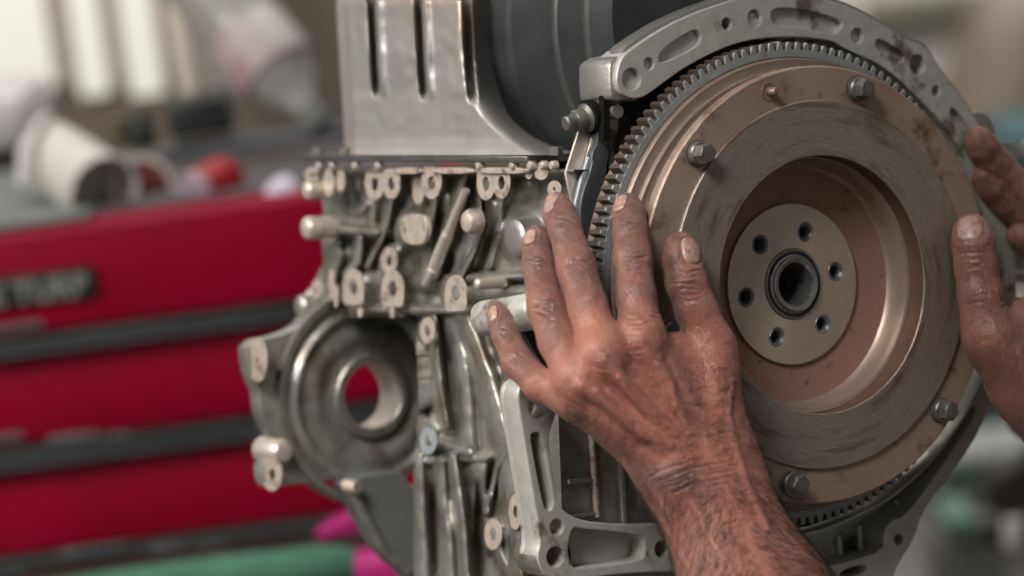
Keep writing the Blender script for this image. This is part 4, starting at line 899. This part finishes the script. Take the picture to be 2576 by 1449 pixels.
# ---------------- left arm
LF = [
 (chain([(1713, 622, .041, .0088), (1717, 650, .043, .0103), (1727, 712, .047, .0112), (1752, 780, .051, .0112), (1790, 868, .056, .0125), (1798, 930, .058, .0130)]), .005),
 (chain([(1580, 520, .016, .0078), (1583, 545, .020, .0089), (1586, 585, .027, .0094), (1591, 655, .036, .0107), (1600, 745, .047, .0107), (1614, 850, .057, .0120)]), .007),
 (chain([(1402, 516, .000, .0072), (1410, 540, .005, .0084), (1421, 575, .012, .0088), (1450, 672, .027, .0104), (1478, 770, .041, .0104), (1516, 893, .055, .0120)]), .007),
 (chain([(1350, 594, -.008, .0066), (1350, 622, -.003, .0079), (1353, 665, .006, .0084), (1374, 772, .022, .0102), (1402, 860, .034, .0100), (1452, 952, .047, .0118)]), .006),
 (chain([(1251, 784, -.020, .0052), (1258, 805, -.016, .0065), (1272, 842, -.008, .0072), (1303, 912, .007, .0086), (1358, 968, .024, .0088), (1446, 1000, .040, .0112)]), .008)]
LP = [seg((1614, 850, .056, .0122), (1760, 1150, .064, .0160)), seg((1516, 893, .054, .0120), (1735, 1160, .064, .0160)),
      seg((1452, 952, .047, .0116), (1705, 1165, .060, .0155)), seg((1452, 1000, .041, .0108), (1685, 1170, .055, .0140)),
      seg((1798, 890, .054, .0120), (1792, 1080, .060, .0150)), seg((1792, 1080, .060, .0150), (1812, 1175, .066, .0160)),
      seg((1640, 940, .047, .0140), (1760, 1090, .052, .0170)), seg((1700, 880, .050, .0090), (1780, 1000, .054, .0130))]
LA = [seg((1816, 1170, .068, .0165), (1968, 1500, .100, .0232)), seg((1704, 1212, .062, .0152), (1848, 1520, .094, .0222)),
      seg((1968, 1500, .100, .0232), (2090, 1760, .125, .0270)), seg((1848, 1520, .094, .0222), (1960, 1780, .120, .0260)), seg((1760, 1190, .064, .0170), (1905, 1510, .098, .0240))]
LB = [(*seg((1610, 842, .0600, .0100), (1616, 868, .0610, .0100)), .006), (*seg((1508, 888, .0580, .0098), (1520, 912, .0590, .0098)), .006),
      (*seg((1448, 950, .0500, .0092), (1462, 968, .0510, .0092)), .005),
      (*seg((1612, 860, .0690, .0032), (1765, 1135, .0795, .0028)), .006), (*seg((1518, 905, .0680, .0033), (1742, 1145, .0805, .0028)), .005),
      (*seg((1462, 968, .0605, .0031), (1712, 1150, .0768, .0028)), .005), (*seg((1465, 1010, .0510, .0032), (1688, 1162, .0690, .0030)), .006),
      (*seg((1806, 900, .0660, .0030), (1800, 1080, .0750, .0030)), .008), (*seg((1700, 1205, .0740, .0060), (1712, 1235, .0745, .0060)), .012)]
LEFT = Arm(LF, LP, LA, LB)
def joint_creases(u, v, ang, w, n, sp, dep, rs, bow=0):
    t = np.array([math.cos(R(ang)), math.sin(R(ang))]); nn = np.array([-t[1], t[0]]); out = []
    for k in range(n):
        o = (k-(n-1)/2)*sp+rs.uniform(-1, 1)*sp*0.25; l = w*rs.uniform(0.55, 1.0)*(1-0.25*abs(k-(n-1)/2)/max(1, n/2)); sh = rs.uniform(-.12, .12)*w
        c = np.array([u, v])+nn*o+t*sh
        out.append((c-t*l/2, c+t*l/2, rs.uniform(2.0, 3.0), 2.0*dep*rs.uniform(0.6, 1.35), 0.45*bow*(k-(n-1)/2)+rs.uniform(-2.5, 2.5)))
    return out
rs = np.random.RandomState(11); LC = []
for (u, v, ang, w, n, sp, dep, bow) in ((1583, 565, -6, 62, 3, 8, .00030, 1), (1591, 652, -4, 74, 6, 9, .00042, 2.2), (1603, 805, -2, 70, 4, 13, .00022, 2),
        (1416, 560, 14, 60, 3, 8, .00032, 1), (1450, 678, 17, 74, 6, 9, .00042, 2), (1350, 655, 6, 56, 3, 8, .00032, 1), (1374, 778, 14, 68, 6, 9, .00044, 2),
        (1272, 838, 22, 42, 3, 7, .00030, 1), (1300, 908, 30, 54, 5, 8, .00042, 2), (1728, 705, -4, 84, 6, 9, .00040, -2), (1745, 745, -8, 70, 2, 14, .00026, 0),
        (1606, 868, -5, 84, 5, 12, .00022, 2), (1508, 905, 20, 60, 5, 11, .00028, 2), (1652, 790, 10, 40, 2, 10, .0003, 0), (1700, 1205, -22, 150, 5, 13, .00040, 3), (1800, 1195, -12, 110, 4, 16, .00022, 2),
        (1560, 1000, 40, 60, 3, 16, .00016, 0), (1450, 1040, 35, 90, 4, 12, .00022, 2)):
    LC += joint_creases(u, v, ang, w, n, sp, dep, rs, bow)
for _ in range(150):                                                    # scattered fine skin lines on the back of the hand and wrist
    u = rs.uniform(1430, 1880); v = rs.uniform(880, 1260); an = R(rs.normal(12 if rs.rand() < 0.6 else 68, 18)); l = rs.uniform(16, 46)
    LC.append(((u, v), (u+l*math.cos(an), v+l*math.sin(an)), rs.uniform(1.6, 2.4), rs.uniform(.00010, .00028), rs.uniform(-3, 3)))
LV = [([(1560, 950), (1600, 1010), (1640, 1070), (1690, 1120)], 9, .0014), ([(1660, 900), (1690, 960), (1700, 1020), (1740, 1090)], 8, .0011),
      ([(1500, 985), (1560, 1050), (1620, 1105)], 8, .0013), ([(1840, 960), (1832, 1040), (1850, 1120), (1880, 1220), (1930, 1330)], 10, .0014),
      ([(1700, 1020), (1760, 1040), (1832, 1040)], 7, .0005), ([(1740, 1270), (1790, 1360), (1850, 1449)], 11, .0007)]
nl = [(1557, 510, 7, -20, .0088, .0115, 0), (1381, 509, 7, -16, .0088, .0130, 0), (1330, 593, 4, -18, .0080, .0110, 0), (1238, 787, 1, -14, .0060, .0100, 0), (1743, 628, -5, -22, .0115, .0145, 0)]
LR = [((1606, 850), (1606, 850), 40, .6), ((1508, 905), (1530, 940), 45, .85), ((1452, 960), (1452, 960), 36, .6), ((1591, 650), (1591, 650), 40, .35), ((1374, 775), (1374, 775), 34, .4),
      ((1735, 668), (1700, 640), 36, .75), ((1700, 1000), (1640, 960), 70, .5), ((1720, 1090), (1600, 1040), 60, .4), ((1790, 1230), (1880, 1400), 70, .5), ((1300, 905), (1300, 905), 28, .5), ((1450, 676), (1450, 676), 36, .3)]
LG = [((1578, 500), (1582, 600), 60, .5), ((1395, 500), (1420, 600), 50, .6), ((1345, 580), (1352, 690), 50, .55), ((1248, 780), (1270, 850), 40, .5), ((1583, 520), (1600, 720), 60, .35), ((1405, 520), (1465, 730), 50, .38), ((1350, 600), (1390, 830), 48, .38), ((1252, 790), (1320, 930), 42, .36), ((1713, 620), (1740, 760), 60, .3), ((1575, 500), (1583, 560), 40, .35), ((1395, 500), (1415, 560), 42, .45), ((1345, 570), (1352, 640), 36, .35), ((1250, 770), (1265, 820), 30, .4), ((1700, 600), (1690, 700), 32, .6),
      ((1640, 560), (1650, 760), 16, .5), ((1690, 720), (1720, 830), 16, .55), ((1480, 640), (1500, 740), 14, .5), ((1620, 1190), (1740, 1215), 42, .5), ((1545, 600), (1550, 760), 12, .4), ((1440, 1040), (1640, 1190), 26, .35), ((1412, 552), (1440, 600), 26, .4)]
lo = np.array([min(F3(1200, 450, .1).x, F3(1200, 450, -.04).x)-.012, F3(1900, 1600, .10).y-.03, -.045]); hi = np.array([F3(2120, 1400, .1).x+.015, F3(1400, 440, 0).y+.012, .160])
lo[1] = F3(1900, 1640, .10).y
la, Vl, Nl, uvl = build_arm(LEFT, lo, hi, 0.0008, LC, LV, nl, LR, LG, [], 5, pe)
la['label'] = 'hand spread over the left rim of the flywheel, forearm rising from the bottom edge'
def densL(uv):
    u, v = uv[:, 0], uv[:, 1]
    d = np.clip((v-1180)/60, 0, 1)*1.0 + 0.9*np.exp(-(((u-1800)/70)**2+((v-1090)/110)**2)) + 0.28*(v > 960)*(u > 1560) + 0.10*np.exp(-(((u-1600)/60)**2+((v-790)/40)**2))
    return d
Ax = (V3((1760, 1190, .066))-V3((1905, 1510, .098))); Ax /= np.linalg.norm(Ax); Lx = V3((1640, 1240, .062))-V3((1880, 1170, .062)); Lx /= np.linalg.norm(Lx)
def flowL(p, r_):
    t = np.clip((p[0]-(1760+(p[1]-1190)*0.46))/120.0, -1, 1)
    return Ax*(-0.15+0.75*(t < 0.0)*0+0.25*r_.randn()) + Lx*(0.9*(1 if t < 0.4 else -0.55)+0.45*r_.randn()) + Ax*(-0.55 if p[1] > 1180 else 0.1)
hairs(Vl, Nl, uvl, 9000, densL, flowL, .006, .016, .00009, 3, la, 'arm_hair')
# ---------------- right arm
RF = [
 (chain([(2444, 585, .043, .0112), (2449, 612, .045, .0122), (2456, 668, .047, .0124), (2466, 740, .050, .0126), (2480, 830, .052, .0145)]), .008),
 (chain([(2462, 352, -.002, .0082), (2472, 370, -.002, .0094), (2500, 410, -.003, .0100), (2566, 478, .000, .0108), (2640, 560, .008, .0112), (2720, 690, .018, .0125)]), .008),
 (chain([(2478, 448, -.006, .0085), (2495, 466, -.006, .0098), (2530, 500, -.006, .0108), (2600, 560, -.002, .0112), (2700, 760, .012, .0122)]), .006),
 (chain([(2572, 592, -.002, .0095), (2600, 615, -.002, .0105), (2660, 660, .0, .0110), (2720, 820, .010, .0120)]), .006)]
RP = [seg((2500, 870, .050, .0165), (2590, 980, .052, .0200)), seg((2590, 980, .052, .0200), (2700, 1090, .058, .0215)), seg((2560, 800, .040, .0120), (2700, 940, .045, .0180)),
      seg((2620, 800, .030, .0130), (2720, 960, .040, .0180)), seg((2720, 700, .020, .0125), (2740, 900, .040, .0180)), seg((2540, 830, .048, .0150), (2660, 900, .050, .0180))]
RA = [seg((2700, 1090, .058, .0220), (2860, 1300, .080, .0270)), seg((2760, 1000, .056, .0200), (2900, 1220, .078, .0240))]
RB = [(*seg((2500, 860, .0600, .0070), (2600, 960, .0660, .0070)), .012)]
RIGHT = Arm(RF, RP, RA, RB)
rs = np.random.RandomState(5); RC = []
for (u, v, ang, w, n, sp, dep, bow) in ((2455, 655, -6, 96, 5, 9, .00034, 2), (2462, 745, -10, 70, 3, 13, .0002, 1), (2520, 425, 48, 50, 4, 8, .0003, 1), (2530, 510, 42, 56, 4, 8, .0003, 1), (2535, 752, -30, 60, 3, 10, .0004, 0)):
    RC += joint_creases(u, v, ang, w, n, sp, dep, rs, bow)
for _ in range(70):
    u = rs.uniform(2430, 2576); v = rs.uniform(780, 1100); an = R(rs.normal(60, 30)); l = rs.uniform(16, 40)
    RC.append(((u, v), (u+l*math.cos(an), v+l*math.sin(an)), rs.uniform(1.4, 2.2), rs.uniform(.00006, .00016), 0))
RG_ = [((2430, 560), (2480, 820), 90, .36), ((2470, 360), (2600, 620), 90, .42), ((2500, 880), (2620, 1100), 110, .30), ((2460, 340), (2500, 400), 30, .5), ((2475, 450), (2540, 520), 34, .5), ((2440, 560), (2400, 640), 14, .3), ((2520, 740), (2545, 770), 14, .6), ((2430, 980), (2540, 1090), 26, .5)]  # broad first entries also darken the whole hand for shade, besides the dirt
lo = np.array([F3(2360, 700, .06).x-.02, F3(2760, 1330, .08).y, -.03]); hi = np.array([F3(2800, 700, -.02).x+.0, F3(2450, 280, 0).y+.015, .10])
ra, Vr, Nr, uvr = build_arm(RIGHT, lo, hi, 0.0009, RC, [([(2500, 800), (2530, 880), (2570, 960)], 9, .0006)], [(2438, 573, 0, -24, .0150, .0150, 0)],
      [((2520, 800), (2560, 900), 50, .5), ((2450, 620), (2450, 620), 40, .4), ((2560, 560), (2576, 620), 30, .4)], RG_, [((2448, 842), (2462, 862), 12, .8), ((2462, 860), (2456, 940), 11, .75), ((2440, 890), (2448, 930), 6, .45)], 9, pe)
ra['label'] = 'hand gripping the right rim, thumb on the face and dark grease streak below it'
hairs(Vr, Nr, uvr, 500, lambda uv: 1.0*(uv[:, 1] > 820)*(uv[:, 0] > 2440), lambda p, r_: np.array([r_.randn(), r_.randn(), r_.randn()])+np.array([.5, .8, 0]), .003, .006, .00006, 4, ra, 'arm_hair')
